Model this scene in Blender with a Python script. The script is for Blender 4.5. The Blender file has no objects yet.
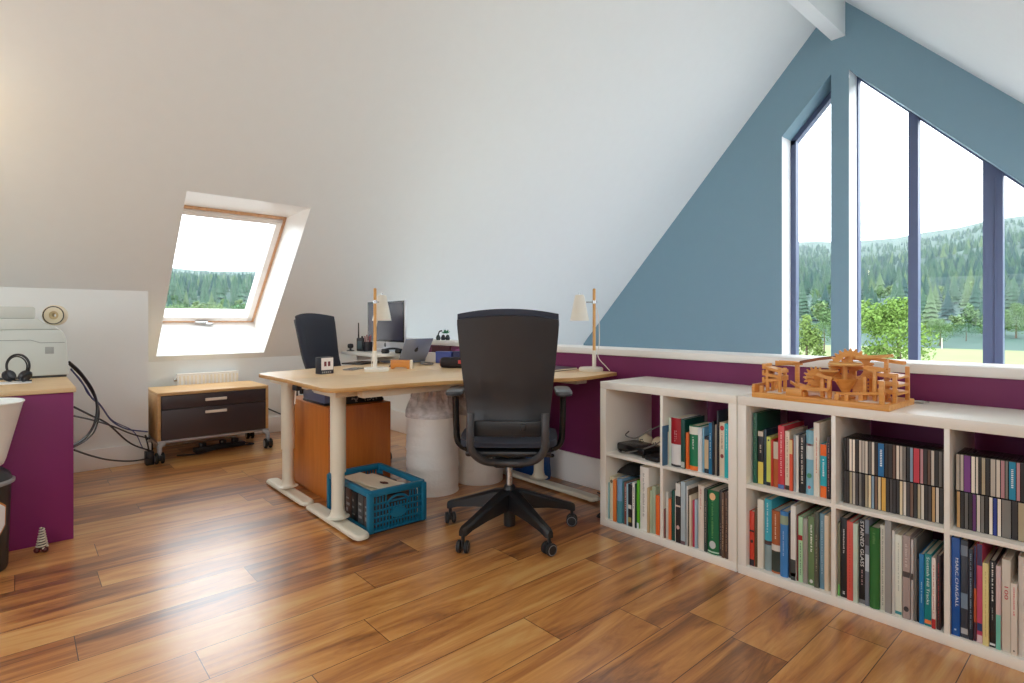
import bpy, bmesh, math, random
from mathutils import Vector, Matrix, noise
PI = math.pi
random.seed(7)
sc = bpy.context.scene
COL = sc.collection

# ------------------------------------------------------------------ camera model (used to read real positions off the photograph)
F, HX, HY, EYE = 560.0, 512.0, 320.0, 1.10
YAW = math.radians(48.5)
FW = Vector((-math.sin(YAW), math.cos(YAW), 0)); RT = Vector((math.cos(YAW), math.sin(YAW), 0))
def ray(x, y):
    return FW + RT * ((x - HX) / F) + Vector((0, 0, (HY - y) / F))
def at_d(x, y, d):
    return ray(x, y) * d + Vector((0, 0, EYE))
def on_x(x, y, X):
    r = ray(x, y); return r * (X / r.x) + Vector((0, 0, EYE))
def on_y(x, y, Y):
    r = ray(x, y); return r * (Y / r.y) + Vector((0, 0, EYE))
def on_z(x, y, Z):
    r = ray(x, y); return r * ((Z - EYE) / r.z) + Vector((0, 0, EYE))

# ------------------------------------------------------------------ materials
def lin(c):
    c = c / 255.0
    return c / 12.92 if c <= 0.04045 else ((c + 0.055) / 1.055) ** 2.4
def rgb(r, g, b):
    return (lin(r), lin(g), lin(b), 1.0)
MATS = {}
def mat(name, col, rough=0.5, metal=0.0, var=0.05, scale=12.0, bump=0.0, bscale=60.0, trans=0.0, coat=0.0, stretch=None, spec=0.5):
    if name in MATS: return MATS[name]
    m = bpy.data.materials.new(name); m.use_nodes = True
    nt = m.node_tree; b = nt.nodes['Principled BSDF']
    c = rgb(*col)
    tc = nt.nodes.new('ShaderNodeTexCoord')
    mp = nt.nodes.new('ShaderNodeMapping')
    if stretch: mp.inputs['Scale'].default_value = stretch
    nt.links.new(tc.outputs['Object'], mp.inputs['Vector'])
    n = nt.nodes.new('ShaderNodeTexNoise'); n.inputs['Scale'].default_value = scale; n.inputs['Detail'].default_value = 4
    nt.links.new(mp.outputs['Vector'], n.inputs['Vector'])
    mx = nt.nodes.new('ShaderNodeMix'); mx.data_type = 'RGBA'
    mx.inputs[6].default_value = tuple(max(0, v * (1 - var)) for v in c[:3]) + (1,)
    mx.inputs[7].default_value = tuple(min(1, v * (1 + var)) for v in c[:3]) + (1,)
    nt.links.new(n.outputs['Fac'], mx.inputs['Factor'])
    nt.links.new(mx.outputs[2], b.inputs['Base Color'])
    b.inputs['Roughness'].default_value = rough
    b.inputs['Metallic'].default_value = metal
    b.inputs['Specular IOR Level'].default_value = spec
    if trans: b.inputs['Transmission Weight'].default_value = trans
    if coat: b.inputs['Coat Weight'].default_value = coat; b.inputs['Coat Roughness'].default_value = 0.15
    if bump:
        n2 = nt.nodes.new('ShaderNodeTexNoise'); n2.inputs['Scale'].default_value = bscale; n2.inputs['Detail'].default_value = 3
        nt.links.new(mp.outputs['Vector'], n2.inputs['Vector'])
        bp = nt.nodes.new('ShaderNodeBump'); bp.inputs['Strength'].default_value = bump; bp.inputs['Distance'].default_value = 0.01
        nt.links.new(n2.outputs['Fac'], bp.inputs['Height']); nt.links.new(bp.outputs['Normal'], b.inputs['Normal'])
    MATS[name] = m
    return m

def glass_mat(name, tint=(1, 1, 1), gloss=0.05):
    m = bpy.data.materials.new(name); m.use_nodes = True
    nt = m.node_tree; nt.nodes.remove(nt.nodes['Principled BSDF'])
    o = nt.nodes['Material Output']
    t = nt.nodes.new('ShaderNodeBsdfTransparent'); t.inputs['Color'].default_value = tint + (1,)
    g = nt.nodes.new('ShaderNodeBsdfGlossy'); g.inputs['Roughness'].default_value = 0.02
    mx = nt.nodes.new('ShaderNodeMixShader'); mx.inputs['Fac'].default_value = gloss
    nt.links.new(t.outputs[0], mx.inputs[1]); nt.links.new(g.outputs[0], mx.inputs[2]); nt.links.new(mx.outputs[0], o.inputs['Surface'])
    MATS[name] = m
    return m

def film_mat(name):
    m = bpy.data.materials.new(name); m.use_nodes = True
    nt = m.node_tree; b = nt.nodes['Principled BSDF']; o = nt.nodes['Material Output']
    b.inputs['Base Color'].default_value = rgb(235, 235, 238); b.inputs['Roughness'].default_value = 0.25
    t = nt.nodes.new('ShaderNodeBsdfTransparent')
    n = nt.nodes.new('ShaderNodeTexNoise'); n.inputs['Scale'].default_value = 7; n.inputs['Detail'].default_value = 2
    r = nt.nodes.new('ShaderNodeMapRange'); r.inputs[1].default_value = 0.35; r.inputs[2].default_value = 0.65; r.inputs[3].default_value = 0.5; r.inputs[4].default_value = 0.88
    nt.links.new(n.outputs['Fac'], r.inputs[0])
    mx = nt.nodes.new('ShaderNodeMixShader')
    nt.links.new(r.outputs[0], mx.inputs['Fac']); nt.links.new(t.outputs[0], mx.inputs[1]); nt.links.new(b.outputs[0], mx.inputs[2])
    nt.links.new(mx.outputs[0], o.inputs['Surface'])
    MATS[name] = m
    return m

def floor_mat():
    m = bpy.data.materials.new('oak_planks'); m.use_nodes = True
    nt = m.node_tree; N = nt.nodes.new; L = nt.links.new; b = nt.nodes['Principled BSDF']
    tc = N('ShaderNodeTexCoord')
    sep = N('ShaderNodeSeparateXYZ'); L(tc.outputs['Object'], sep.inputs[0])
    cmb = N('ShaderNodeCombineXYZ'); L(sep.outputs['X'], cmb.inputs['Y'])
    # every row of planks starts at its own random place
    rw = N('ShaderNodeMath'); rw.operation = 'DIVIDE'; rw.inputs[1].default_value = 0.19; L(sep.outputs['X'], rw.inputs[0])
    fl = N('ShaderNodeMath'); fl.operation = 'FLOOR'; L(rw.outputs[0], fl.inputs[0])
    wn = N('ShaderNodeTexWhiteNoise'); wn.noise_dimensions = '1D'; L(fl.outputs[0], wn.inputs['W'])
    sh = N('ShaderNodeMath'); sh.operation = 'MULTIPLY_ADD'; sh.inputs[1].default_value = 1.28; L(wn.outputs['Value'], sh.inputs[0]); L(sep.outputs['Y'], sh.inputs[2])
    L(sh.outputs[0], cmb.inputs['X'])
    br = N('ShaderNodeTexBrick')
    br.offset = 0.0; br.offset_frequency = 2; br.squash = 1.0
    br.inputs['Color1'].default_value = (0, 0, 0, 1); br.inputs['Color2'].default_value = (1, 1, 1, 1); br.inputs['Mortar'].default_value = (0.5, 0.5, 0.5, 1)
    br.inputs['Scale'].default_value = 1.0; br.inputs['Mortar Size'].default_value = 0.0014; br.inputs['Mortar Smooth'].default_value = 0.1
    br.inputs['Bias'].default_value = 0.0; br.inputs['Brick Width'].default_value = 1.28; br.inputs['Row Height'].default_value = 0.19
    L(cmb.outputs[0], br.inputs['Vector'])
    # grain, displaced per plank
    sc_ = N('ShaderNodeVectorMath'); sc_.operation = 'MULTIPLY'; sc_.inputs[1].default_value = (0.8, 7.0, 1.0); L(cmb.outputs[0], sc_.inputs[0])
    off = N('ShaderNodeVectorMath'); off.operation = 'SCALE'; off.inputs['Scale'].default_value = 37.0; L(br.outputs['Color'], off.inputs[0])
    ad = N('ShaderNodeVectorMath'); ad.operation = 'ADD'; L(sc_.outputs[0], ad.inputs[0]); L(off.outputs[0], ad.inputs[1])
    n1 = N('ShaderNodeTexNoise'); n1.inputs['Scale'].default_value = 1.5; n1.inputs['Detail'].default_value = 6; n1.inputs['Roughness'].default_value = 0.62; n1.inputs['Distortion'].default_value = 1.2
    L(ad.outputs[0], n1.inputs['Vector'])
    n2 = N('ShaderNodeTexNoise'); n2.inputs['Scale'].default_value = 7.0; n2.inputs['Detail'].default_value = 5; n2.inputs['Roughness'].default_value = 0.7
    sc2 = N('ShaderNodeVectorMath'); sc2.operation = 'MULTIPLY'; sc2.inputs[1].default_value = (1.0, 2.2, 1.0); L(ad.outputs[0], sc2.inputs[0]); L(sc2.outputs[0], n2.inputs['Vector'])
    mxa = N('ShaderNodeMath'); mxa.operation = 'MULTIPLY_ADD'; mxa.inputs[1].default_value = 0.38
    L(br.outputs['Color'], mxa.inputs[0])
    m2 = N('ShaderNodeMath'); m2.operation = 'MULTIPLY_ADD'; m2.inputs[1].default_value = 1.3; m2.inputs[2].default_value = -0.345
    L(n1.outputs['Fac'], m2.inputs[0])
    L(m2.outputs[0], mxa.inputs[2])
    m3 = N('ShaderNodeMath'); m3.operation = 'MULTIPLY_ADD'; m3.inputs[1].default_value = 0.22
    L(n2.outputs['Fac'], m3.inputs[0]); L(mxa.outputs[0], m3.inputs[2])
    cr = N('ShaderNodeValToRGB'); L(m3.outputs[0], cr.inputs['Fac'])
    e = cr.color_ramp.elements
    e[0].position = 0.16; e[0].color = rgb(88, 53, 30)
    e[1].position = 0.90; e[1].color = rgb(220, 170, 102)
    for p, c in ((0.36, (132, 82, 43)), (0.52, (180, 117, 60)), (0.70, (208, 146, 79))):
        x = e.new(p); x.color = rgb(*c)
    dk = N('ShaderNodeMix'); dk.data_type = 'RGBA'; dk.inputs[7].default_value = rgb(60, 36, 22)
    L(br.outputs['Fac'], dk.inputs['Factor']); L(cr.outputs['Color'], dk.inputs[6])
    L(dk.outputs[2], b.inputs['Base Color'])
    rr = N('ShaderNodeMapRange'); b.inputs['Coat Weight'].default_value = 0.8; b.inputs['Coat IOR'].default_value = 1.6; b.inputs['Coat Roughness'].default_value = 0.26; rr.inputs[3].default_value = 0.24; rr.inputs[4].default_value = 0.36; L(n2.outputs['Fac'], rr.inputs[0]); L(rr.outputs[0], b.inputs['Roughness'])
    bp = N('ShaderNodeBump'); bp.inputs['Strength'].default_value = 0.10; bp.inputs['Distance'].default_value = 0.004
    L(m3.outputs[0], bp.inputs['Height']); L(bp.outputs['Normal'], b.inputs['Normal'])
    MATS['oak_planks'] = m
    return m

def wood(name, c1, c2, axis='Y', rough=0.4, scale=6.0):
    m = bpy.data.materials.new(name); m.use_nodes = True
    nt = m.node_tree; N = nt.nodes.new; L = nt.links.new; b = nt.nodes['Principled BSDF']
    tc = N('ShaderNodeTexCoord'); mp = N('ShaderNodeMapping')
    s = {'X': (0.12, 1.6, 1.6), 'Y': (1.6, 0.12, 1.6), 'Z': (1.6, 1.6, 0.12)}[axis]
    mp.inputs['Scale'].default_value = s
    L(tc.outputs['Object'], mp.inputs['Vector'])
    n = N('ShaderNodeTexNoise'); n.inputs['Scale'].default_value = scale * 5; n.inputs['Detail'].default_value = 6; n.inputs['Roughness'].default_value = 0.6; n.inputs['Distortion'].default_value = 0.4
    L(mp.outputs[0], n.inputs['Vector'])
    cr = N('ShaderNodeValToRGB'); L(n.outputs['Fac'], cr.inputs['Fac'])
    cr.color_ramp.elements[0].position = 0.3; cr.color_ramp.elements[0].color = rgb(*c1)
    cr.color_ramp.elements[1].position = 0.7; cr.color_ramp.elements[1].color = rgb(*c2)
    L(cr.outputs['Color'], b.inputs['Base Color'])
    b.inputs['Roughness'].default_value = rough
    MATS[name] = m
    return m

# ------------------------------------------------------------------ mesh building
class MB:
    def __init__(self): self.bm = bmesh.new()
    def _merge(self, o, M=None, mi=0):
        if M is not None: bmesh.ops.transform(o, matrix=M, verts=o.verts)
        vs = [self.bm.verts.new(v.co) for v in o.verts]
        o.verts.index_update()
        for f in o.faces:
            try:
                nf = self.bm.faces.new([vs[v.index] for v in f.verts]); nf.material_index = mi
            except ValueError: pass
        o.free()
        return self
    def box(self, lo, hi, bev=0.0, mi=0, M=None, seg=2):
        o = bmesh.new()
        bmesh.ops.create_cube(o, size=1.0)
        lo, hi = Vector(lo), Vector(hi)
        for v in o.verts:
            v.co = Vector(((lo.x + hi.x) / 2 + v.co.x * (hi.x - lo.x), (lo.y + hi.y) / 2 + v.co.y * (hi.y - lo.y), (lo.z + hi.z) / 2 + v.co.z * (hi.z - lo.z)))
        if bev > 0:
            bev = min(bev, 0.45 * min(abs(hi.x - lo.x), abs(hi.y - lo.y), abs(hi.z - lo.z)))
            bmesh.ops.bevel(o, geom=list(o.edges), offset=bev, segments=seg, profile=0.5, affect='EDGES')
        return self._merge(o, M, mi)
    def prism(self, pts, lo, hi, axis='z', bev=0.0, mi=0, M=None):
        """polygon pts extruded along axis from lo to hi. pts are (x,y) for z, (y,z) for x, (x,z) for y"""
        o = bmesh.new()
        def mk(p, h):
            return {'z': (p[0], p[1], h), 'x': (h, p[0], p[1]), 'y': (p[0], h, p[1])}[axis]
        a = [o.verts.new(mk(p, lo)) for p in pts]; b = [o.verts.new(mk(p, hi)) for p in pts]
        n = len(pts)
        fa = o.faces.new(a); fb = o.faces.new(b)
        for i in range(n): o.faces.new((a[i], a[(i + 1) % n], b[(i + 1) % n], b[i]))
        bmesh.ops.recalc_face_normals(o, faces=o.faces)
        if bev > 0:
            es = [e for e in o.edges if any(f in (fa, fb) for f in e.link_faces)]
            bmesh.ops.bevel(o, geom=es, offset=bev, segments=2, profile=0.5, affect='EDGES')
        return self._merge(o, M, mi)
    def tube(self, pts, r, seg=10, mi=0, cap=True, M=None):
        """round bar along a polyline, r a number or a list"""
        o = bmesh.new(); pts = [Vector(p) for p in pts]; n = len(pts)
        rs = r if isinstance(r, (list, tuple)) else [r] * n
        up = None; rings = []
        for i, p in enumerate(pts):
            t = (pts[min(i + 1, n - 1)] - pts[max(i - 1, 0)]).normalized()
            if up is None:
                up = Vector((0, 0, 1)) if abs(t.z) < 0.9 else Vector((1, 0, 0))
            s = t.cross(up)
            if s.length < 1e-5: s = t.orthogonal()
            s.normalize(); up = s.cross(t).normalized()
            rings.append([o.verts.new(p + (s * math.cos(a) + up * math.sin(a)) * rs[i]) for a in [2 * PI * k / seg for k in range(seg)]])
        for i in range(n - 1):
            for k in range(seg):
                o.faces.new((rings[i][k], rings[i][(k + 1) % seg], rings[i + 1][(k + 1) % seg], rings[i + 1][k]))
        if cap:
            o.faces.new(rings[0][::-1]); o.faces.new(rings[-1])
        bmesh.ops.recalc_face_normals(o, faces=o.faces)
        return self._merge(o, M, mi)
    def lathe(self, prof, c=(0, 0, 0), seg=32, mi=0, M=None):
        """profile of (r, z) turned about z at c"""
        o = bmesh.new(); rings = []
        for r, z in prof:
            if r < 1e-6: rings.append([o.verts.new((c[0], c[1], c[2] + z))])
            else: rings.append([o.verts.new((c[0] + r * math.cos(2 * PI * k / seg), c[1] + r * math.sin(2 * PI * k / seg), c[2] + z)) for k in range(seg)])
        for i in range(len(rings) - 1):
            A, B = rings[i], rings[i + 1]
            for k in range(seg):
                q = (A[k % len(A)], A[(k + 1) % len(A)], B[(k + 1) % len(B)], B[k % len(B)])
                u = []
                for v in q:
                    if v not in u: u.append(v)
                if len(u) >= 3:
                    try: o.faces.new(u)
                    except ValueError: pass
        bmesh.ops.recalc_face_normals(o, faces=o.faces)
        return self._merge(o, M, mi)
    def sheet(self, fn, nu, nv, thick=0.0, mi=0, M=None):
        """grid surface fn(u,v) with u,v in 0..1; closed solid when thick is a vector function or a number along the normal"""
        o = bmesh.new()
        g = [[o.verts.new(fn(i / nu, j / nv)) for j in range(nv + 1)] for i in range(nu + 1)]
        for i in range(nu):
            for j in range(nv):
                o.faces.new((g[i][j], g[i + 1][j], g[i + 1][j + 1], g[i][j + 1]))
        if thick:
            bmesh.ops.recalc_face_normals(o, faces=o.faces)
            bmesh.ops.solidify(o, geom=list(o.faces), thickness=thick)
        bmesh.ops.recalc_face_normals(o, faces=o.faces)
        return self._merge(o, M, mi)
    def quad(self, a, b, c, d, mi=0):
        f = self.bm.faces.new([self.bm.verts.new(p) for p in (a, b, c, d)]); f.material_index = mi
        return self
    def mesh(self, name, mats, smooth=True, angle=35):
        me = bpy.data.meshes.new(name); self.bm.to_mesh(me); self.bm.free()
        for m in (mats if isinstance(mats, (list, tuple)) else [mats]): me.materials.append(m)
        if smooth:
            me.shade_smooth(); me.set_sharp_from_angle(angle=math.radians(angle))
        return me
    def build(self, name, mats, parent=None, loc=(0, 0, 0), rot=(0, 0, 0), smooth=True, angle=35):
        o = bpy.data.objects.new(name, self.mesh(name, mats, smooth, angle)); COL.objects.link(o)
        o.location = loc; o.rotation_euler = rot
        if parent: o.parent = parent
        return o

def tag(o, label=None, cat=None, group=None, kind=None):
    if label: o['label'] = label
    if cat: o['category'] = cat
    if group: o['group'] = group
    if kind: o['kind'] = kind
    return o
def thing(name, label, cat, loc=(0, 0, 0), rotz=0.0, group=None):
    o = bpy.data.objects.new(name, None); COL.objects.link(o)
    o.location = loc; o.rotation_euler = (0, 0, rotz); o.empty_display_size = 0.1
    return tag(o, label, cat, group)
def struct(o, label, cat=None):
    o['kind'] = 'structure'; o['label'] = label
    if cat: o['category'] = cat
    return o
def copy_tree(o, parent=None):
    c = o.copy(); COL.objects.link(c)
    if parent: c.parent = parent
    for ch in list(o.children): copy_tree(ch, c)
    return c
def text_part(name, s, size, material, parent, loc, rot, align='CENTER', ext=0.0004, spacing=1.0, fit=None):
    cu = bpy.data.curves.new(name, 'FONT'); cu.body = s; cu.size = size; cu.extrude = ext
    cu.align_x = align; cu.align_y = 'CENTER'; cu.resolution_u = 2; cu.space_character = spacing
    o = bpy.data.objects.new(name, cu); COL.objects.link(o)
    bpy.context.view_layer.update()
    me = bpy.data.meshes.new_from_object(o.evaluated_get(bpy.context.evaluated_depsgraph_get()))
    bpy.data.objects.remove(o); me.materials.clear(); me.materials.append(material)
    if fit:
        xs = [v.co.x for v in me.vertices]; w = max(xs) - min(xs)
        for v in me.vertices: v.co.x *= fit / w
    o = bpy.data.objects.new(name, me); COL.objects.link(o)
    o.location = loc; o.rotation_euler = rot; o.parent = parent
    return o
def arc(cx, cy, r, a0, a1, n):
    return [(cx + r * math.cos(math.radians(a0 + (a1 - a0) * i / n)), cy + r * math.sin(math.radians(a0 + (a1 - a0) * i / n))) for i in range(n + 1)]
def spline(pts, n=8):
    """Catmull-Rom through points"""
    P = [Vector(p) for p in pts]; out = []
    Q = [P[0] * 2 - P[1]] + P + [P[-1] * 2 - P[-2]]
    for i in range(1, len(Q) - 2):
        p0, p1, p2, p3 = Q[i - 1], Q[i], Q[i + 1], Q[i + 2]
        for k in range(n):
            t = k / n
            out.append(0.5 * ((2 * p1) + (p2 - p0) * t + (2 * p0 - 5 * p1 + 4 * p2 - p3) * t * t + (3 * p1 - p0 - 3 * p2 + p3) * t ** 3))
    out.append(P[-1])
    return out
ORD = ['first', 'second', 'third', 'fourth', 'fifth', 'sixth', 'seventh', 'eighth', 'ninth', 'tenth', 'eleventh', 'twelfth', 'thirteenth', 'fourteenth', 'fifteenth', 'sixteenth', 'seventeenth', 'eighteenth', 'nineteenth', 'twentieth'] + ['twenty-' + s for s in ('first', 'second', 'third', 'fourth', 'fifth', 'sixth', 'seventh', 'eighth', 'ninth')] + ['thirtieth'] + ['thirty-' + s for s in ('first', 'second', 'third', 'fourth', 'fifth', 'sixth', 'seventh', 'eighth', 'ninth')]

# ------------------------------------------------------------------ palette
WHITE = mat('white_paint', (241, 245, 244), 0.55, var=0.015)
TRIMW = mat('white_gloss_trim', (244, 243, 240), 0.35, var=0.01)
LAM = mat('white_laminate', (240, 238, 230), 0.32, var=0.012)
BLUEW = mat('slate_blue_paint', (130, 163, 177), 0.6, var=0.02)
PURPW = mat('plum_paint', (122, 36, 92), 0.55, var=0.03)
FRAMEC = mat('grey_blue_frame', (90, 102, 132), 0.4, var=0.03)
PINE = wood('pine_frame', (214, 164, 122), (232, 188, 148), 'X')
OAK = floor_mat()
BLACK = mat('black_plastic', (26, 27, 30), 0.4, var=0.08)
BLACKS = mat('black_satin', (20, 20, 22), 0.25, var=0.05)
CHROME = mat('brushed_steel', (190, 190, 190), 0.25, 1.0, var=0.05)
BIRCH = wood('birch_desktop', (224, 190, 144), (238, 208, 164), 'Y', 0.35, 4)
BIRCHE = wood('birch_edge', (186, 142, 84), (200, 158, 100), 'Y', 0.4, 4)
CREAM = mat('cream_metal', (226, 222, 204), 0.4, var=0.02)
HONEY = wood('honey_veneer', (186, 108, 38), (204, 126, 52), 'Z', 0.35, 5)
GLASS = glass_mat('window_glass', (0.97, 0.99, 0.98), 0.015)
FILM = film_mat('clear_film')
SKY, EXPO, LAMP_W, HAZE = 4.0, 0.52, 4.5, 0.00011
# ================================================================== the room
RX, RZ, SL = -2.137, 4.491, 1.062            # ridge and pitch
KX, KZ = -5.67, 4.491 - 1.062 * (5.67 - 2.137)   # left knee wall
KXR = 1.396
Y0, PY, GY = -3.0, 2.83, 6.47                # back wall, parapet, gable wall
def zl(X): return RZ - SL * (RX - X)
def zr(X): return RZ - SL * (X - RX)
PB = PY + 0.20                               # far side of the parapet
LOW = -2.6

mb = MB(); mb.box((KX - 0.3, Y0 - 0.2, -0.22), (KXR + 0.3, PB, 0.0))
floor = struct(mb.build('floor', OAK), 'wide oak plank floor')
mb = MB(); mb.box((KX - 0.3, PB, LOW - 0.2), (KXR + 0.3, GY + 0.3, LOW))
struct(mb.build('floor_below', mat('lower_floor', (206, 196, 182), 0.5)), 'floor of the storey below the gable window')

def plane_with_holes(us, vs, holes, P, name, m, flip=False):
    """grid over us x vs minus the holes, P(u,v) gives the point"""
    mb = MB()
    us = sorted(set(us + [h[0] for h in holes] + [h[1] for h in holes])); vs = sorted(set(vs + [h[2] for h in holes] + [h[3] for h in holes]))
    for i in range(len(us) - 1):
        for j in range(len(vs) - 1):
            cu, cv = (us[i] + us[i + 1]) / 2, (vs[j] + vs[j + 1]) / 2
            if any(h[0] < cu < h[1] and h[2] < cv < h[3] for h in holes): continue
            mb.quad(P(us[i], vs[j]), P(us[i + 1], vs[j]), P(us[i + 1], vs[j + 1]), P(us[i], vs[j + 1]))
    bmesh.ops.remove_doubles(mb.bm, verts=mb.bm.verts, dist=1e-5)
    return mb.build(name, m, smooth=False)

SKX0, SKX1, SKY0, SKY1 = -5.624, -4.474, 0.898, 1.785     # skylight opening in the left slope
struct(plane_with_holes([KX, RX], [Y0, GY + 0.3], [(SKX0, SKX1, SKY0, SKY1)], lambda u, v: Vector((u, v, zl(u))), 'ceiling_left', WHITE), 'white sloping ceiling with the skylight')
ADDED_RSK = [(-0.5, 0.6, -2.4, -1.3), (-0.1, 0.9, -0.6, 0.5), (0.25, 1.28, 3.25, 4.7), (0.25, 1.28, 4.9, 6.3)]  # roof openings out of view, added to let in extra daylight
struct(plane_with_holes([RX, KXR], [Y0, GY + 0.3], ADDED_RSK, lambda u, v: Vector((u, v, zr(u))), 'ceiling_right', WHITE), 'white sloping ceiling above the bookcases')
mb = MB(); mb.box((KX - 0.12, Y0, LOW), (KX, GY + 0.3, KZ + 0.015))
struct(mb.build('wall_left', WHITE), 'low white knee wall under the skylight')
mb = MB()
for lo, hi in (((KXR, Y0, LOW), (KXR + 0.12, 3.4, KZ + 0.05)), ((KXR, 6.2, LOW), (KXR + 0.12, GY + 0.3, KZ + 0.05)), ((KXR, 3.4, LOW), (KXR + 0.12, 6.2, -2.4)), ((KXR, 3.4, 0.45), (KXR + 0.12, 6.2, KZ + 0.05))): mb.box(lo, hi)
struct(mb.build('wall_right', WHITE), 'white side wall with an opening added for daylight in the storey below')
gd = thing('window_9', 'unseen glazed doors added in the storey below for daylight', 'window', (KXR + 0.05, 3.4, -2.4)); gd['kind'] = 'structure'  # doors out of view, added to brighten the void
m = MB()
for lo, hi in (((0, 0, 0), (0.06, 0.07, 2.85)), ((0, 2.73, 0), (0.06, 2.8, 2.85)), ((0, 1.36, 0), (0.06, 1.44, 2.85)), ((0, 0, 0), (0.06, 2.8, 0.08)), ((0, 0, 2.77), (0.06, 2.8, 2.85))): m.box(lo, hi)
m.build('window_frame', FRAMEC, gd)
m = MB(); m.quad((0.03, 0.05, 0.05), (0.03, 2.75, 0.05), (0.03, 2.75, 2.8), (0.03, 0.05, 2.8)); m.build('pane', GLASS, gd, smooth=False)
# back wall behind the camera, with a window opening added for daylight
BW = [(-3.6, -0.9, 0.9, 2.2)]
def gable_top(u): return zl(u) if u < RX else zr(u)
mb = MB()
def back_strip(x0, x1, z0, z1):
    mb.quad((x0, Y0, z0(x0)), (x1, Y0, z0(x1)), (x1, Y0, z1(x1)), (x0, Y0, z1(x0)))
zero = lambda u: 0.0
back_strip(KX, -3.6, zero, gable_top); back_strip(-0.9, KXR, zero, gable_top)
back_strip(-3.6, -0.9, zero, lambda u: 0.9)
back_strip(-3.6, RX, lambda u: 2.2, gable_top); back_strip(RX, -0.9, lambda u: 2.2, gable_top)
struct(mb.build('wall_back', WHITE, smooth=False), 'white wall behind the camera')
# boxed-out part of the knee wall at the left
BX, BYE = -5.12, 0.765
mb = MB(); mb.prism([(KX, 0), (BX, 0), (BX, zl(BX)), (KX, KZ)], Y0, BYE, 'y')
struct(mb.build('wall_left_boxing', WHITE, smooth=False), 'taller boxed-out white wall behind the printer')
def skirting(name, lo, hi, label):
    mb = MB(); mb.box(lo, hi, 0.004); struct(mb.build(name, TRIMW), label)
skirting('baseboard_left_boxing', (BX, Y0, 0), (BX + 0.018, BYE + 0.018, 0.15), 'white baseboard of the boxed-out wall')
skirting('baseboard_left', (KX, BYE, 0), (KX + 0.018, PY, 0.15), 'white baseboard of the knee wall')
# parapet of the gallery, plum on the room side, white ledge on top
PX0 = -4.45
mb = MB(); mb.box((KX, PY, LOW), (PX0, PB, 0.876)); struct(mb.build('wall_parapet_end', WHITE), 'white end of the half wall behind the far desk')
mb = MB(); mb.box((PX0, PY, LOW), (KXR, PB, 0.876))
struct(mb.build('wall_parapet', PURPW), 'plum painted half wall behind the desks and bookcases')
mb = MB(); mb.box((KX + 0.02, PY - 0.02, 0.876), (KXR - 0.02, PB + 0.03, 0.918), 0.006)
struct(mb.build('trim_ledge', TRIMW), 'white ledge along the top of the plum half wall')
skirting('baseboard_parapet', (KX + 0.02, PY - 0.018, 0), (KXR, PY, 0.20), 'tall white baseboard of the plum half wall')
# ridge beam
mb = MB(); mb.prism([(RX - 0.067, 4.062), (RX + 0.067, 4.062), (RX + 0.067, zr(RX + 0.067)), (RX, RZ), (RX - 0.067, zl(RX - 0.067))], Y0, GY, 'y', 0.0)
struct(mb.build('trim_ridge_beam', WHITE, smooth=False), 'white ridge beam at the top of the ceiling')

# ---- gable wall with its two shaped openings
def gp(x, y): return on_y(x, y, GY)
LX0, LX1 = -2.715, -2.207
CX1 = -2.036
WX1 = 0.2
def wz(X): return zl(X) - (zl(LX1) - 3.71) if X < RX else zr(X) - (zr(CX1) - 3.70)
SILL = -2.3  # glazing carried down out of view to let in more daylight
GT = 0.24
mb = MB()
def strip(x0, x1, lo0, lo1, hi0, hi1, Y):
    mb.quad((x0, Y, lo0), (x1, Y, lo1), (x1, Y, hi1), (x0, Y, hi0))
strip(KX, LX0, LOW, LOW, zl(KX), zl(LX0), GY)
strip(LX0, LX1, wz(LX0), wz(LX1), zl(LX0), zl(LX1), GY)
strip(LX1, RX, LOW, LOW, zl(LX1), RZ, GY); strip(RX, CX1, LOW, LOW, RZ, zr(CX1), GY)
strip(CX1, WX1, wz(CX1), wz(WX1), zr(CX1), zr(WX1), GY)
strip(WX1, KXR, LOW, LOW, zr(WX1), zr(KXR), GY)
strip(LX0, LX1, LOW, LOW, SILL, SILL, GY); strip(CX1, WX1, LOW, LOW, SILL, SILL, GY)
# sloping heads of the openings in the wall colour
YF = GY + GT
mb.quad((LX0, GY, wz(LX0)), (LX1, GY, wz(LX1)), (LX1, YF, wz(LX1)), (LX0, YF, wz(LX0)))
mb.quad((CX1, GY, wz(CX1)), (WX1, GY, wz(WX1)), (WX1, YF, wz(WX1)), (CX1, YF, wz(CX1)))
mb.quad((LX1, GY, wz(LX1)), (LX1, YF, wz(LX1)), (LX1, YF, LOW), (LX1, GY, LOW))
mb.quad((LX1, YF, LOW), (CX1, YF, LOW), (CX1, YF, wz(CX1)), (LX1, YF, wz(LX1)))
# outer leaf so no daylight leaks round the frames
strip(KX - .3, LX0 - .0, LOW, LOW, zl(KX - .3), zl(LX0), YF + 0.1); strip(LX0, RX, wz(LX0), wz(RX - .0001) , zl(LX0), RZ, YF + 0.1); strip(RX, WX1, wz(RX + .0001), wz(WX1), RZ, zr(WX1), YF + 0.1)
struct(mb.build('wall_gable', BLUEW, smooth=False), 'slate blue gable wall around the tall windows')
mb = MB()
mb.quad((LX0, GY - 0.001, SILL), (LX0, YF, SILL), (LX0, YF, wz(LX0)), (LX0, GY - 0.001, wz(LX0)))  # white stands in for strong window light on a blue jamb
struct(mb.build('trim_jamb', TRIMW, smooth=False), 'left jamb of the narrow gable window, whitened as if by daylight')
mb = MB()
mb.quad((CX1 + 0.001, GY - 0.001, SILL), (CX1 + 0.001, YF, SILL), (CX1 + 0.001, YF, wz(CX1)), (CX1 + 0.001, GY - 0.001, wz(CX1)))  # daylight on the side of the blue pier, put in as white
struct(mb.build('trim_jamb_2', TRIMW, smooth=False), 'jamb of the wide gable window beside the blue pier, whitened as if by daylight')
mb = MB()
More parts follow.
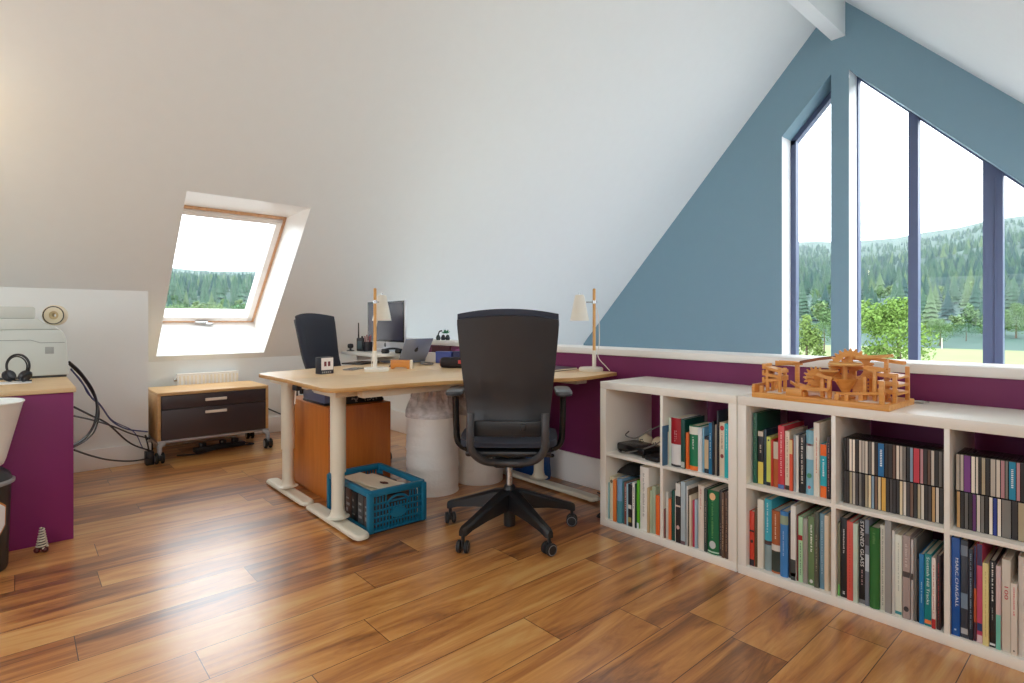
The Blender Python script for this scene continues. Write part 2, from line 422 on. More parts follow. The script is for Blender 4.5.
mb.box((LX0, GY - 0.03, SILL - 0.03), (LX1, YF, SILL)); mb.box((CX1, GY - 0.03, SILL - 0.03), (WX1, YF, SILL))
struct(mb.build('trim_sill', TRIMW), 'white inner sill of the gable windows')

def gable_window(name, x0, x1, mulls, label, fw=0.055):
    """frame following the sloping head; mulls = list of (x0,x1)"""
    root = thing(name, label, 'window', (x0, YF, SILL)); root['kind'] = 'structure'
    y0, y1 = 0.0, 0.09
    def loc(X, Z): return (X - x0, Z - SILL)
    m = MB(); m.box((0, y0, 0), (fw, y1, wz(x0) - SILL)); m.build('jamb_bar', FRAMEC, root)
    m = MB(); m.box((x1 - x0 - fw, y0, 0), (x1 - x0, y1, wz(x1) - SILL)); m.build('jamb_bar', FRAMEC, root)
    m = MB(); m.box((0, y0, 0), (x1 - x0, y1, 0.07)); m.build('bottom_bar', FRAMEC, root)
    t = fw * 1.45
    m = MB(); m.prism([loc(x0, wz(x0) - t), loc(x1, wz(x1) - t), loc(x1, wz(x1)), loc(x0, wz(x0))], y0, y1, 'y'); m.build('head_bar', FRAMEC, root)
    for a, b in mulls:
        m = MB(); m.prism([loc(a, SILL), loc(b, SILL), loc(b, wz(b) - 0.01), loc(a, wz(a) - 0.01)], y0 - 0.012, y1, 'y')
        m.box((a - x0 + (b - a) * 0.6, y0 - 0.02, 0), (a - x0 + (b - a) * 0.66, y0, wz(b) - SILL - 0.05)) if b - a > 0.1 else None
        m.build('mullion', FRAMEC, root)
    edges = [x0] + [v for p in mulls for v in p] + [x1]
    for i in range(0, len(edges), 2):
        a, b = edges[i], edges[i + 1]
        m = MB(); m.quad((a - x0, 0.05, 0.02), (b - x0, 0.05, 0.02), (b - x0, 0.05, wz(b) - SILL), (a - x0, 0.05, wz(a) - SILL))
        m.build('pane', GLASS, root, smooth=False)
    return root
gable_window('window_1', LX0, LX1, [], 'narrow gable window with a sloping head left of the blue pier')
gable_window('window_2', CX1, WX1, [(-1.574, -1.492), (-0.995, -0.854), (-0.35, -0.27)], 'wide gable window with tall panes right of the blue pier', 0.014)

# ---- skylight in the left slope
nrm = Vector((-SL, 0, 1)).normalized()
fb, ft = Vector((-5.947, 0, 1.084)), Vector((-5.019, 0, 2.006))     # frame plane, bottom and top
mb = MB()
A = [Vector((SKX0, SKY0, zl(SKX0))), Vector((SKX0, SKY1, zl(SKX0))), Vector((SKX1, SKY1, zl(SKX1))), Vector((SKX1, SKY0, zl(SKX1)))]
FY0, FY1 = SKY0 + 0.0, SKY1 - 0.0
B = [Vector((fb.x, FY0, fb.z)), Vector((fb.x, FY1, fb.z)), Vector((ft.x, FY1, ft.z)), Vector((ft.x, FY0, ft.z))]
for i in range(4): mb.quad(A[i], A[(i + 1) % 4], B[(i + 1) % 4], B[i])
struct(mb.build('trim_skylight_lining', TRIMW, smooth=False), 'white splayed lining of the skylight opening')
sk = thing('window_3', 'pine framed roof window in the white sloping ceiling', 'window', (fb.x, FY0, fb.z)); sk['kind'] = 'structure'
ux = (ft - fb).normalized(); W_, H_ = FY1 - FY0, (ft - fb).length
un = Vector((-ux.z, 0, ux.x)); 
SKM = Matrix(((ux.x, 0, un.x, 0), (0, 1, 0, 0), (ux.z, 0, un.z, 0), (0, 0, 0, 1)))  # local: x up the slope, y along the ridge, z outward
def ring(m, a, w, z0, z1):
    m.box((a, a, z0), (a + w, W_ - a, z1), 0.003, M=SKM); m.box((H_ - a - w, a, z0), (H_ - a, W_ - a, z1), 0.003, M=SKM)
    m.box((a, a, z0), (H_ - a, a + w, z1), 0.003, M=SKM); m.box((a, W_ - a - w, z0), (H_ - a, W_ - a, z1), 0.003, M=SKM)
m = MB(); ring(m, 0.0, 0.024, -0.01, 0.12); m.build('outer_frame', PINE, sk)
m = MB(); ring(m, 0.028, 0.048, -0.02, 0.10); m.build('sash', mat('white_sash', (238, 232, 226), 0.4, var=0.02), sk)
m = MB(); m.quad(*[SKM @ Vector(p) for p in ((0.06, 0.06, 0.05), (H_ - 0.06, 0.06, 0.05), (H_ - 0.06, W_ - 0.06, 0.05), (0.06, W_ - 0.06, 0.05))]); m.build('pane', GLASS, sk, smooth=False)
m = MB(); m.box((0.02, W_ / 2 - 0.09, -0.05), (0.045, W_ / 2 + 0.02, -0.022), 0.006, M=SKM); m.box((0.015, W_ / 2 - 0.005, -0.065), (0.04, W_ / 2 + 0.06, -0.045), 0.006, M=SKM); m.build('handle', CHROME, sk)
m = MB(); m.box((H_ - 0.076, 0.03, -0.028), (H_ - 0.045, W_ - 0.03, -0.012), 0.004, M=SKM); m.build('ventilation_bar', mat('white_sash', (238, 232, 226)), sk)

# ---- unseen roof windows added above and behind the camera for daylight (openings with frames and glass)
nr = Vector((SL, 0, 1)).normalized()
for n_, (x0, x1, y0, y1) in enumerate(ADDED_RSK):
    root = thing('window_%d' % (n_ + 4), 'unseen roof window added in the right slope for daylight', 'window', (x0, y0, zr(x0))); root['kind'] = 'structure'
    e = Vector((1, 0, -SL)).normalized(); Ln = (x1 - x0) / e.x
    Mx = Matrix(((e.x, 0, nr.x, 0), (0, 1, 0, 0), (e.z, 0, nr.z, 0), (0, 0, 0, 1)))
    m = MB()
    for lo, hi in (((0, 0, 0), (0.05, y1 - y0, 0.12)), ((Ln - 0.05, 0, 0), (Ln, y1 - y0, 0.12)), ((0, 0, 0), (Ln, 0.05, 0.12)), ((0, y1 - y0 - 0.05, 0), (Ln, y1 - y0, 0.12))):
        m.box(lo, hi, M=Mx)
    m.build('window_frame', PINE, root)
    m = MB(); m.quad(*[Mx @ Vector(p) for p in ((0.04, 0.04, 0.06), (Ln - 0.04, 0.04, 0.06), (Ln - 0.04, y1 - y0 - 0.04, 0.06), (0.04, y1 - y0 - 0.04, 0.06))]); m.build('pane', GLASS, root, smooth=False)
root = thing('window_8', 'window added in the wall behind the camera for daylight', 'window', (-3.6, Y0, 0.9)); root['kind'] = 'structure'  # unseen back window, added to light the room
m = MB()
for lo, hi in (((0, -0.1, 0), (0.07, 0, 1.3)), ((2.63, -0.1, 0), (2.7, 0, 1.3)), ((0, -0.1, 0), (2.7, 0, 0.07)), ((0, -0.1, 1.23), (2.7, 0, 1.3)), ((1.3, -0.1, 0), (1.4, 0, 1.3))): m.box(lo, hi)
m.build('window_frame', FRAMEC, root)
m = MB(); m.quad((0.05, -0.05, 0.05), (2.65, -0.05, 0.05), (2.65, -0.05, 1.25), (0.05, -0.05, 1.25)); m.build('pane', GLASS, root, smooth=False)
# ================================================================== desks
DT = 0.778
def desk(label, top, legs, beam_pts, name='standing_desk', seam_x=None):
    c = Vector((sum(p[0] for p in top) / len(top), sum(p[1] for p in top) / len(top), 0))
    root = thing(name, label, 'desk', c)
    L = lambda p: (p[0] - c.x, p[1] - c.y)
    m = MB(); m.prism([L(p) for p in top], DT - 0.022, DT, 'z', 0.004, 0)
    for f in m.bm.faces:
        f.material_index = 0 if abs(f.normal.z) > 0.9 else 1
    m.bm.normal_update()
    for f in m.bm.faces:
        f.material_index = 0 if abs(f.normal.z) > 0.9 else 1
    m.build('tabletop', [BIRCH, BIRCHE], root, angle=25)
    m = MB()
    for lo, hi in beam_pts:
        a, b = L(lo), L(hi); m.box((a[0], a[1], DT - 0.072), (b[0], b[1], DT - 0.0225), 0.006)
    m.build('under_frame', CREAM, root)
    for (lx, ly, fx0, fx1) in legs:
        x, y = L((lx, ly)); f0, f1 = fx0 - c.x, fx1 - c.x
        m = MB(); m.lathe([(0.0, 0.05), (0.036, 0.05), (0.034, 0.07), (0.034, 0.28), (0.034, 0.285)], (x, y, 0), 28)
        m.lathe([(0.034, 0.283), (0.040, 0.285), (0.041, 0.29), (0.041, DT - 0.07), (0.0, DT - 0.07)], (x, y, 0), 28)
        leg = m.build('leg', CREAM, root)
        m = MB()
        def foot(u, v):
            return Vector((0, 0, 0))
        w = 0.042
        prof = [(f0 + w, -w)] + [] 
        pts = arc(f1 - w, y, w, -90, 90, 10) + arc(f0 + w, y, w, 90, 270, 10)
        o = bmesh.new()
        lv = [(0.014, 1.0), (0.024, 1.0), (0.036, 0.0), ]
        # solid foot: flat sole, domed back that rises towards the column
        def hz(px): 
            d = abs(px - x) / max(f1 - x, x - f0); return 0.052 - 0.022 * min(1, d) ** 1.2
        ringA = [o.verts.new((p[0], p[1], 0.012)) for p in pts]
        ringB = [o.verts.new((p[0], p[1], hz(p[0]) - 0.012)) for p in pts]
        def ins(p, k):
            px = min(max(p[0], f0 + w), f1 - w); return (px + (p[0] - px) * k, y + (p[1] - y) * k)
        ringC = [o.verts.new((*ins(p, 0.8), hz(p[0]) - 0.002)) for p in pts]
        ringD = [o.verts.new((*ins(p, 0.45), hz(p[0]))) for p in pts]
        n = len(pts)
        for A_, B_ in ((ringA, ringB), (ringB, ringC), (ringC, ringD)):
            for i in range(n): o.faces.new((A_[i], A_[(i + 1) % n], B_[(i + 1) % n], B_[i]))
        o.faces.new(ringA[::-1])
        # cap in strips so the dome bends cleanly
        h = n // 2
        for i in range(h - 1):
            a_, b_, c_, d_ = ringD[i], ringD[i + 1], ringD[n - 2 - i], ringD[n - 1 - i]
            o.faces.new((a_, b_, c_, d_))
        bmesh.ops.recalc_face_normals(o, faces=o.faces)
        m._merge(o)
        m.lathe([(0.062, 0.048), (0.046, 0.056), (0.037, 0.075), (0.036, 0.09)], (x, y, 0), 28)
        for px in (f0 + 0.05, f1 - 0.05): m.lathe([(0, 0), (0.022, 0), (0.022, 0.013), (0, 0.013)], (px, y, 0), 16)
        m.build('foot', CREAM, leg)
    return root
def bez(p0, p1, p2, p3, n=10):
    out = []
    for i in range(n + 1):
        t = i / n; a = (1 - t) ** 3; b = 3 * t * (1 - t) ** 2; c = 3 * t * t * (1 - t); d = t ** 3
        out.append((a * p0[0] + b * p1[0] + c * p2[0] + d * p3[0], a * p0[1] + b * p1[1] + c * p2[1] + d * p3[1]))
    return out
SEAM = -3.09
near_top = [(SEAM + 0.002, 1.10)] + arc(-2.60, 1.175, 0.09, -100, -5, 8) + bez((-2.507, 1.22), (-2.50, 1.75), (-2.40, 1.85), (-2.22, 2.12), 14) + bez((-2.22, 2.12), (-2.14, 2.24), (-2.09, 2.35), (-2.115, 2.50), 8)[1:] + [(-2.145, 2.68), (-2.16, 2.775), (SEAM + 0.002, 2.775)]
desk('birch desk with a wavy front edge, black office chair standing before it', near_top,
     [(-2.865, 1.29, -3.235, -2.56), (-2.69, 2.62, -3.235, -2.18)], [((-2.98, 1.20), (-2.70, 1.38)), ((-3.05, 1.22), (-2.98, 2.74)), ((-2.66, 1.30), (-2.60, 2.62)), ((-3.05, 2.56), (-2.30, 2.66))])
far_top = [(SEAM - 0.002, 1.10), (SEAM - 0.002, 2.80), (-4.10, 2.80)] + bez((-4.10, 2.78), (-4.12, 2.35), (-3.95, 2.15), (-3.80, 1.85), 12) + bez((-3.80, 1.85), (-3.70, 1.6), (-3.64, 1.4), (-3.60, 1.16), 6)[1:] + arc(-3.50, 1.17, 0.085, 190, 265, 6)
desk('birch desk carrying the desktop computer, pushed back to back against the other desk', far_top,
     [(-3.604, 1.29, -3.92, -3.255), (-3.60, 2.62, -4.0, -3.255)], [((-3.68, 1.20), (-3.36, 1.38)), ((-3.20, 1.22), (-3.13, 2.74)), ((-3.62, 1.30), (-3.56, 2.62))])

# ================================================================== office chairs
FAB = mat('charcoal_fabric', (58, 62, 74), 0.9, var=0.12, scale=220, bump=0.25, bscale=500)
SHELL = mat('dark_grey_shell', (50, 52, 56), 0.33, var=0.05, bump=0.05, bscale=700)
def backfn(u, v, off):
    """u across 0..1, v up 0..1; off = distance to the rear"""
    x = (u - 0.5) * 2; z = 0.58 + 0.545 * v
    hw = 0.200 + 0.046 * min(1, v * 1.1) - 0.004 * v ** 6
    y = -0.215 - 0.085 * v ** 1.3 + 0.022 * math.exp(-((v - 0.2) / 0.16) ** 2)
    y += 0.05 * x * x
    dip = 0.018 * (1 - x * x) * (1 - v) ** 6          # lower edge arched upwards in the middle
    return Vector((x * hw, y - off, z + dip * 1.2 + 0.024 * (1 - x * x) * v ** 4))
def office_chair(label, loc, rotz, base_rot, arm_z=0.74):
    r = thing('office_chair', label, 'chair', loc, rotz)
    # back
    m = MB(); m.sheet(lambda u, v: backfn(u, v * 0.955, 0.0), 18, 22, 0.014); m.build('backrest_shell', SHELL, r, angle=50)
    def cush(u, v):
        p = backfn(0.5 + (u - 0.5) * 1.0, 0.02 + v * 0.98, 0.0)
        return p
    m = MB()
    o = bmesh.new(); nu, nv = 18, 22
    fr = []; bk = []
    for i in range(nu + 1):
        for j in range(nv + 1):
            u, v = i / nu, j / nv; p = cush(u, v)
            edge = min(u, 1 - u, v, 1 - v) * 2; puff = 0.016 + 0.036 * min(1, edge * 4) ** 0.5
            fr.append(o.verts.new(p + Vector((0, puff, 0.004 if v > 0.9 else 0)))); bk.append(o.verts.new(p + Vector((0, 0.0135, 0))))
    ix = lambda i, j: i * (nv + 1) + j
    for i in range(nu):
        for j in range(nv):
            o.faces.new((fr[ix(i, j)], fr[ix(i + 1, j)], fr[ix(i + 1, j + 1)], fr[ix(i, j + 1)])); o.faces.new((bk[ix(i, j)], bk[ix(i, j + 1)], bk[ix(i + 1, j + 1)], bk[ix(i + 1, j)]))
    for i in range(nu):
        for j in (0, nv): o.faces.new((fr[ix(i, j)], fr[ix(i + 1, j)], bk[ix(i + 1, j)], bk[ix(i, j)]))
    for j in range(nv):
        for i in (0, nu): o.faces.new((fr[ix(i, j)], fr[ix(i, j + 1)], bk[ix(i, j + 1)], bk[ix(i, j)]))
    bmesh.ops.recalc_face_normals(o, faces=o.faces); m._merge(o)
    m.build('back_cushion', FAB, r, angle=60)
    # U frame that carries the back
    u_pts = spline([(-0.176, -0.275, 0.66), (-0.176, -0.285, 0.56), (-0.172, -0.265, 0.485), (-0.125, -0.22, 0.425), (-0.05, -0.15, 0.395), (0.05, -0.15, 0.395), (0.125, -0.22, 0.425), (0.172, -0.265, 0.485), (0.176, -0.285, 0.56), (0.176, -0.275, 0.66)], 6)
    m = MB(); m.tube(u_pts, 0.019, 12); m.build('back_frame', mat('grey_plastic', (66, 67, 70), 0.4), r)
    m = MB(); m.box((-0.17, -0.255, 0.545), (0.17, -0.235, 0.62), 0.008); m.box((0.06, -0.272, 0.575), (0.085, -0.25, 0.605), 0.004); m.build('lumbar_support', BLACK, r)
    # seat
    m = MB()
    o = bmesh.new(); bmesh.ops.create_cube(o, size=1.0)
    bmesh.ops.subdivide_edges(o, edges=o.edges, cuts=7, use_grid_fill=True)
    for v in o.verts:
        x, y, z = v.co * 2
        k = 1 - 0.10 * (abs(y) ** 4) - 0.0; x2 = x * k; y2 = y * (1 - 0.10 * abs(x) ** 4)
        zz = z * (1 - 0.55 * max(abs(x) ** 6, abs(y) ** 6))
        v.co = Vector((x2 * 0.245, y2 * 0.235 + 0.02, 0.50 + zz * 0.035 - (0.03 * max(0, y) ** 3) - 0.012 * (1 - x * x) * (1 if z > 0 else 0)))
    m._merge(o); m.build('seat', FAB, r, angle=70)
    m = MB(); m.box((-0.21, -0.20, 0.435), (0.21, 0.20, 0.463), 0.012); m.build('seat_pan', BLACK, r)
    m = MB(); m.box((-0.085, -0.10, 0.352), (0.085, 0.12, 0.433), 0.02); m.box((-0.14, -0.06, 0.395), (-0.085, -0.02, 0.42), 0.008); m.box((0.085, -0.06, 0.40), (0.23, -0.035, 0.415), 0.006); m.build('tilt_mechanism', BLACKS, r)
    # arms
    for s in (-1, 1):
        m = MB(); pts = spline([(s * 0.10, -0.02, 0.425), (s * 0.20, -0.02, 0.43), (s * 0.262, -0.03, 0.47), (s * 0.272, -0.04, 0.56), (s * 0.275, -0.05, arm_z - 0.03)], 7)
        m.tube(pts, 0.0165, 12)
        arm = m.build('armrest', BLACKS, r)
        m = MB(); pad = [(p[0], p[1]) for p in arc(s * 0.275, 0.07, 0.042, 0, 180, 8) + arc(s * 0.275, -0.12, 0.042, 180, 360, 8)]
        m.prism(pad, arm_z - 0.016, arm_z + 0.006, 'z', 0.007); m.build('arm_pad', mat('soft_black', (58, 60, 64), 0.35), arm)
    # column and star base
    m = MB(); m.lathe([(0.0, 0.20), (0.0165, 0.20), (0.0165, 0.36), (0, 0.36)], seg=24); m.build('gas_column', CHROME, r)
    m = MB(); m.lathe([(0, 0.035), (0.030, 0.035), (0.032, 0.15), (0.040, 0.175), (0.040, 0.20), (0.030, 0.235), (0.024, 0.245), (0.0, 0.245)], seg=28); m.build('column_sleeve', BLACK, r)
    m = MB(); spokes = []
    for k in range(5):
        a = base_rot + k * 2 * PI / 5; M = Matrix.Rotation(a, 4, 'Z'); spokes.append(a)
        o = bmesh.new(); st = []
        for t, hw, z0, z1 in ((0.02, 0.034, 0.125, 0.225), (0.08, 0.033, 0.125, 0.215), (0.2, 0.027, 0.115, 0.172), (0.30, 0.022, 0.098, 0.138), (0.345, 0.02, 0.082, 0.124), (0.358, 0.014, 0.082, 0.116)):
            st.append([o.verts.new((t, y, z)) for y, z in ((-hw, z0), (-hw, z1 - 0.012), (-hw * 0.55, z1), (hw * 0.55, z1), (hw, z1 - 0.012), (hw, z0))])
        for i in range(len(st) - 1):
            for q in range(6): o.faces.new((st[i][q], st[i][(q + 1) % 6], st[i + 1][(q + 1) % 6], st[i + 1][q]))
        o.faces.new(st[0][::-1]); o.faces.new(st[-1]); bmesh.ops.recalc_face_normals(o, faces=o.faces); m._merge(o, M)
    m.build('star_base', BLACK, r)
    for k, a in enumerate(spokes):
        px, py = 0.345 * math.cos(a), 0.345 * math.sin(a); ca = a + (0.5, 1.6, -0.4, 1.1, 2.2)[k]
        M = Matrix.Translation((px, py, 0)) @ Matrix.Rotation(ca, 4, 'Z')
        m = MB(); m.lathe([(0, 0.055), (0.009, 0.055), (0.009, 0.10), (0, 0.10)], (0, 0, 0), 14, M=M)
        m.box((-0.016, -0.006, 0.02), (0.016, 0.006, 0.062), 0.005, M=M)
        cst = m.build('caster', BLACK, r)
        for s in (-1, 1):
            W = M @ Matrix.Translation((0, s * 0.018, 0.03)) @ Matrix.Rotation(PI / 2, 4, 'X')
            m = MB(); m.lathe([(0, -0.010), (0.022, -0.010), (0.0295, -0.006), (0.0295, 0.006), (0.022, 0.010), (0, 0.010)], (0, 0, 0), 24, M=W)
            wh = m.build('wheel', mat('caster_tyre', (34, 34, 36), 0.6), cst)
            m = MB(); m.lathe([(0.021, 0.0104), (0.025, 0.0104), (0.025, 0.0112), (0.021, 0.0112), (0.021, 0.0104)], (0, 0, 0), 24, M=M @ Matrix.Translation((0, s * 0.018, 0.03)) @ Matrix.Rotation(-s * PI / 2, 4, 'X'))
            m.bm.verts.ensure_lookup_table()
            wh2 = m.build('wheel_ring', mat('grey_ring', (120, 121, 124), 0.4), cst)
    return r
HUB = (-2.19, 1.92, 0)
office_chair('black office chair with a smooth grey back shell standing in front of the desk', HUB, math.radians(47), math.radians(-80.8 - 47))
office_chair('office chair with a charcoal fabric backrest seen over the desk below the skylight', (-4.06, 1.86, 0), math.radians(-58), math.radians(56), 0.66)

# ================================================================== mobile drawer cabinet
CX0, CX1_, CY0, CY1 = -5.53, -5.02, 0.81, 1.63
r = thing('drawer_cabinet', 'low birch cabinet with two dark brown drawers on casters under the skylight', 'cabinet', ((CX0 + CX1_) / 2, (CY0 + CY1) / 2, 0))
hx, hy = (CX1_ - CX0) / 2, (CY1 - CY0) / 2
BEECH = wood('beech_carcass', (204, 160, 104), (220, 180, 126), 'Y', 0.4, 4)
DKB = mat('dark_brown_front', (66, 54, 56), 0.42, var=0.06, scale=30)
ALU = mat('grey_aluminium', (176, 178, 182), 0.4, 0.3, var=0.03)
m = MB(); m.box((-hx, -hy, 0.512), (hx, hy, 0.536), 0.002); m.box((-hx, -hy, 0.165), (hx, -hy + 0.022, 0.512), 0.002); m.box((-hx, hy - 0.022, 0.165), (hx, hy, 0.512), 0.002); m.box((-hx, -hy + 0.022, 0.165), (-hx + 0.012, hy - 0.022, 0.512)); m.box((-hx, -hy + 0.022, 0.165), (hx - 0.02, hy - 0.022, 0.18))
m.build('carcass', BEECH, r)
for z0, z1, hz_ in ((0.405, 0.509, 0.462), (0.168, 0.401, 0.363)):
    m = MB(); m.box((hx - 0.30, -hy + 0.03, z0 + 0.015), (hx - 0.012, hy - 0.03, z1 - 0.02)); m.box((hx - 0.012, -hy + 0.0245, z0), (hx + 0.006, hy - 0.0245, z1), 0.002)
    d = m.build('drawer', DKB, r)
    m = MB(); m.box((hx + 0.016, -0.085, hz_ - 0.013), (hx + 0.026, 0.075, hz_ + 0.010), 0.004)
    for yy in (-0.07, 0.06): m.box((hx + 0.005, yy - 0.006, hz_ - 0.006), (hx + 0.018, yy + 0.006, hz_ + 0.005))
    m.build('handle', mat('pale_handle', (236, 224, 210), 0.35), d)
m = MB()
for s in (-1, 1): m.box((-hx, s * (hy - 0.02) - 0.02, 0.145), (hx + 0.01, s * (hy - 0.02) + 0.02, 0.164), 0.003)
m.box((hx - 0.035, -hy + 0.02, 0.145), (hx - 0.005, hy - 0.02, 0.164), 0.002); m.box((-hx, -hy + 0.02, 0.145), (-hx + 0.03, hy - 0.02, 0.164), 0.002)
m.build('base_frame', ALU, r)
for sx in (-1, 1):
    for sy in (-1, 1):
        px, py = sx * (hx - 0.02) + (0.03 if sx > 0 else 0), sy * (hy - 0.01)
        m = MB(); m.tube([(px - 0.02 * sx, py - 0.03 * sy, 0.15), (px, py, 0.125), (px + 0.012, py, 0.075)], [0.022, 0.02, 0.016], 12)
        m.box((px - 0.03, py - 0.008, 0.055), (px + 0.03, py + 0.008, 0.10), 0.008)
        c = m.build('caster', ALU, r)
        for s in (-1, 1):
            M = Matrix.Translation((px + 0.012, py + s * 0.02, 0.042)) @ Matrix.Rotation(PI / 2 * 0.999, 4, 'X')
            m = MB(); m.lathe([(0, -0.011), (0.034, -0.011), (0.042, -0.006), (0.042, 0.006), (0.034, 0.011), (0, 0.011)], (0, 0, 0), 28, M=M); w = m.build('wheel', mat('caster_tyre', (34, 34, 36), 0.6), c)
            m = MB(); m.lathe([(0, -0.0125), (0.027, -0.0125), (0.027, 0.0125), (0, 0.0125)], (0, 0, 0), 24, M=M); m.build('hub_cap', ALU, c)
        m = MB(); m.box((px + 0.05, py - 0.012, 0.03), (px + 0.075, py + 0.012, 0.07), 0.006); m.build('brake_pedal', BLACK, c)

# radiator on the knee wall
r = thing('radiator', 'small white panel radiator on the knee wall below the skylight', 'radiator', (-5.63, 1.30, 0.12))
m = MB(); m.box((-0.02, -0.25, 0.0), (0.004, 0.25, 0.505), 0.006); m.box((0.034, -0.25, 0.0), (0.05, 0.25, 0.505), 0.006)
m.build('panel', TRIMW, r)
m = MB()
for k in range(16):
    y = -0.232 + k * 0.031; m.box((0.047, y - 0.008, 0.02), (0.056, y + 0.008, 0.49), 0.004)
m.build('ribbed_front', mat('radiator_cream', (240, 232, 214), 0.4), r)
m = MB()
m.box((-0.018, -0.252, 0.497), (0.052, 0.252, 0.508), 0.003); m.build('top_grille', TRIMW, r)
m = MB(); m.tube([(0.015, -0.25, 0.455), (0.015, -0.272, 0.455)], 0.014, 12); m.build('bleed_valve', CHROME, r)

# ================================================================== pedestal, crate and rolls beneath the desks
r = thing('pedestal', 'orange-brown veneered drawer pedestal beneath the desks', 'pedestal', (-3.545, 1.595, 0))
m = MB(); m.box((-0.335, -0.205, 0.03), (0.315, 0.205, 0.577), 0.003); m.box((-0.30, -0.18, 0.0), (0.30, 0.18, 0.03)); m.build('carcass', HONEY, r)
m = MB(); m.box((0.3155, -0.205, 0.02), (0.335, 0.205, 0.5775), 0.003); m.build('end_panel', wood('honey_panel', (172, 92, 28), (190, 108, 38), 'Z', 0.35, 5), r)
for z0, z1 in ((0.04, 0.21), (0.215, 0.39), (0.395, 0.57)):
    m = MB(); m.box((-0.352, -0.2, z0), (-0.336, 0.2, z1), 0.002); d = m.build('drawer', HONEY, r)
    m = MB(); m.box((-0.372, -0.06, (z0 + z1) / 2 - 0.006), (-0.352, 0.06, (z0 + z1) / 2 + 0.006), 0.003); m.build('handle', ALU, d)
# boxed game-like black case with pale print, and a grey case on the pedestal
r = thing('storage_box', 'black box with pale printed pattern on top of the orange pedestal', 'box', (-3.43, 1.64, 0.578))
m = MB(); m.box((-0.15, -0.135, 0), (0.16, 0.135, 0.085), 0.003); m.build('carton', mat('black_card', (30, 30, 32), 0.5), r)
m = MB()
random.seed(3)
for k in range(46):
    y = random.uniform(-0.125, 0.12); z = random.uniform(0.008, 0.072); m.box((0.1602, y, z), (0.161, y + random.uniform(0.004, 0.012), z + random.uniform(0.002, 0.012)))
m.build('printed_pattern', mat('pale_print', (150, 150, 148), 0.6), r)
r = thing('document_case', 'flat blue-grey plastic case lying at the front of the orange pedestal top', 'case', (-3.50, 1.445, 0.578))
m = MB(); m.box((-0.14, -0.045, 0), (0.20, 0.045, 0.088), 0.006); m.build('case_shell', mat('blue_grey_plastic', (96, 108, 140), 0.3), r)
m = MB(); m.box((-0.142, -0.0465, 0.0), (0.202, 0.0465, 0.014), 0.002); m.build('lid_rim', BLACK, r)

# blue folding crate
r = thing('folding_crate', 'turquoise blue plastic folding crate full of papers beneath the desk', 'crate', (-2.875, 1.515, 0))
TEAL = mat('crate_blue', (16, 112, 146), 0.42, var=0.05)
CW, CD, CH = 0.245, 0.158, 0.222
def rim():
    m = MB()
    for s in (-1, 1):
        m.box((-CW, s * CD - 0.012, CH - 0.034), (CW, s * CD + 0.012, CH), 0.005); m.box((s * CW - 0.012, -CD, CH - 0.034), (s * CW + 0.012, CD, CH), 0.005)
    for sx in (-1, 1):
        for sy in (-1, 1): m.box((sx * CW - 0.016, sy * CD - 0.016, 0.005), (sx * CW + 0.016, sy * CD + 0.016, CH - 0.01), 0.006)
    return m
rim().build('rim', TEAL, r)
m = MB(); m.box((-CW, -CD, 0.0), (CW, CD, 0.012), 0.003); m.build('bottom_panel', TEAL, r)
m = MB(); m.box((-CW - 0.008, -CD - 0.008, 0.0), (CW + 0.008, CD + 0.008, 0.006), 0.002); m.build('foot_rim', BLACK, r)
def lattice(M, w, name, badge):
    m = MB(); n = 17
    for k in range(n):
        x = -w + 0.014 + (2 * w - 0.028) * k / (n - 1)
        top = CH - 0.034 if abs(x) > 0.055 or not badge else CH - 0.085
        m.box((x - 0.0028, -0.004, 0.01), (x + 0.0028, 0.004, top), M=M)
    for z in (0.012, 0.05, 0.082, 0.115, 0.15): m.box((-w + 0.012, -0.0045, z - 0.004), (w - 0.012, 0.0045, z + 0.004), M=M)
    if badge:
        m.tube([(x * 0.062, 0, CH - 0.088 + 0.0 + 0.04 * math.sqrt(max(0, 1 - x * x))) for x in [k / 8 - 1 for k in range(17)]], 0.006, 8, M=M)
        m.prism([(0.05 * math.cos(a) * 0.95, 0.085 + 0.026 * math.sin(a)) for a in [2 * PI * k / 20 for k in range(20)]], -0.007, 0.007, 'y', M=M)
    m.build(name, TEAL, r)
lattice(Matrix.Translation((CW + 0.006, 0, 0)) @ Matrix.Rotation(PI / 2, 4, 'Z'), CD, 'end_grille', True)
lattice(Matrix.Translation((-CW - 0.006, 0, 0)) @ Matrix.Rotation(PI / 2, 4, 'Z'), CD, 'end_grille', True)
m = MB()
for s in (-1, 1):
    m.box((-CW, s * CD - 0.004, 0.008), (CW, s * CD + 0.004, 0.02))
m.build('side_sill', TEAL, r)
PAPER = mat('cream_paper', (232, 224, 204), 0.8, var=0.03)
DARKCOV = [mat('black_cover', (30, 29, 30), 0.4), mat('grey_photo_cover', (72, 70, 70), 0.5, var=0.5, scale=18), mat('brown_cover', (86, 62, 52), 0.5, var=0.3, scale=18)]
random.seed(11)
for k in range(6):
    o = MB(); x0 = -0.225 + k * 0.074
    o.box((0, 0, 0), (0.066, 0.285, 0.15 + 0.01 * random.random()), 0.002)
    b = o.build('magazine', DARKCOV[k % 3], None, (-2.875 + x0, 1.515 - 0.142, 0.0125))
    tag(b, 'dark magazine bundle standing in the turquoise crate, %s from its front end' % ORD[5 - k], 'magazine', 'magazines in the blue crate')
    o = MB()
    for q in range(3):
        zz = 0.03 + 0.035 * q; o.box((0.012, -0.0006, zz), (0.012 + random.uniform(0.015, 0.04), 0.0, zz + random.uniform(0.006, 0.02)))
    o.build('cover_print', mat('pale_print', (150, 150, 148), 0.6), b)
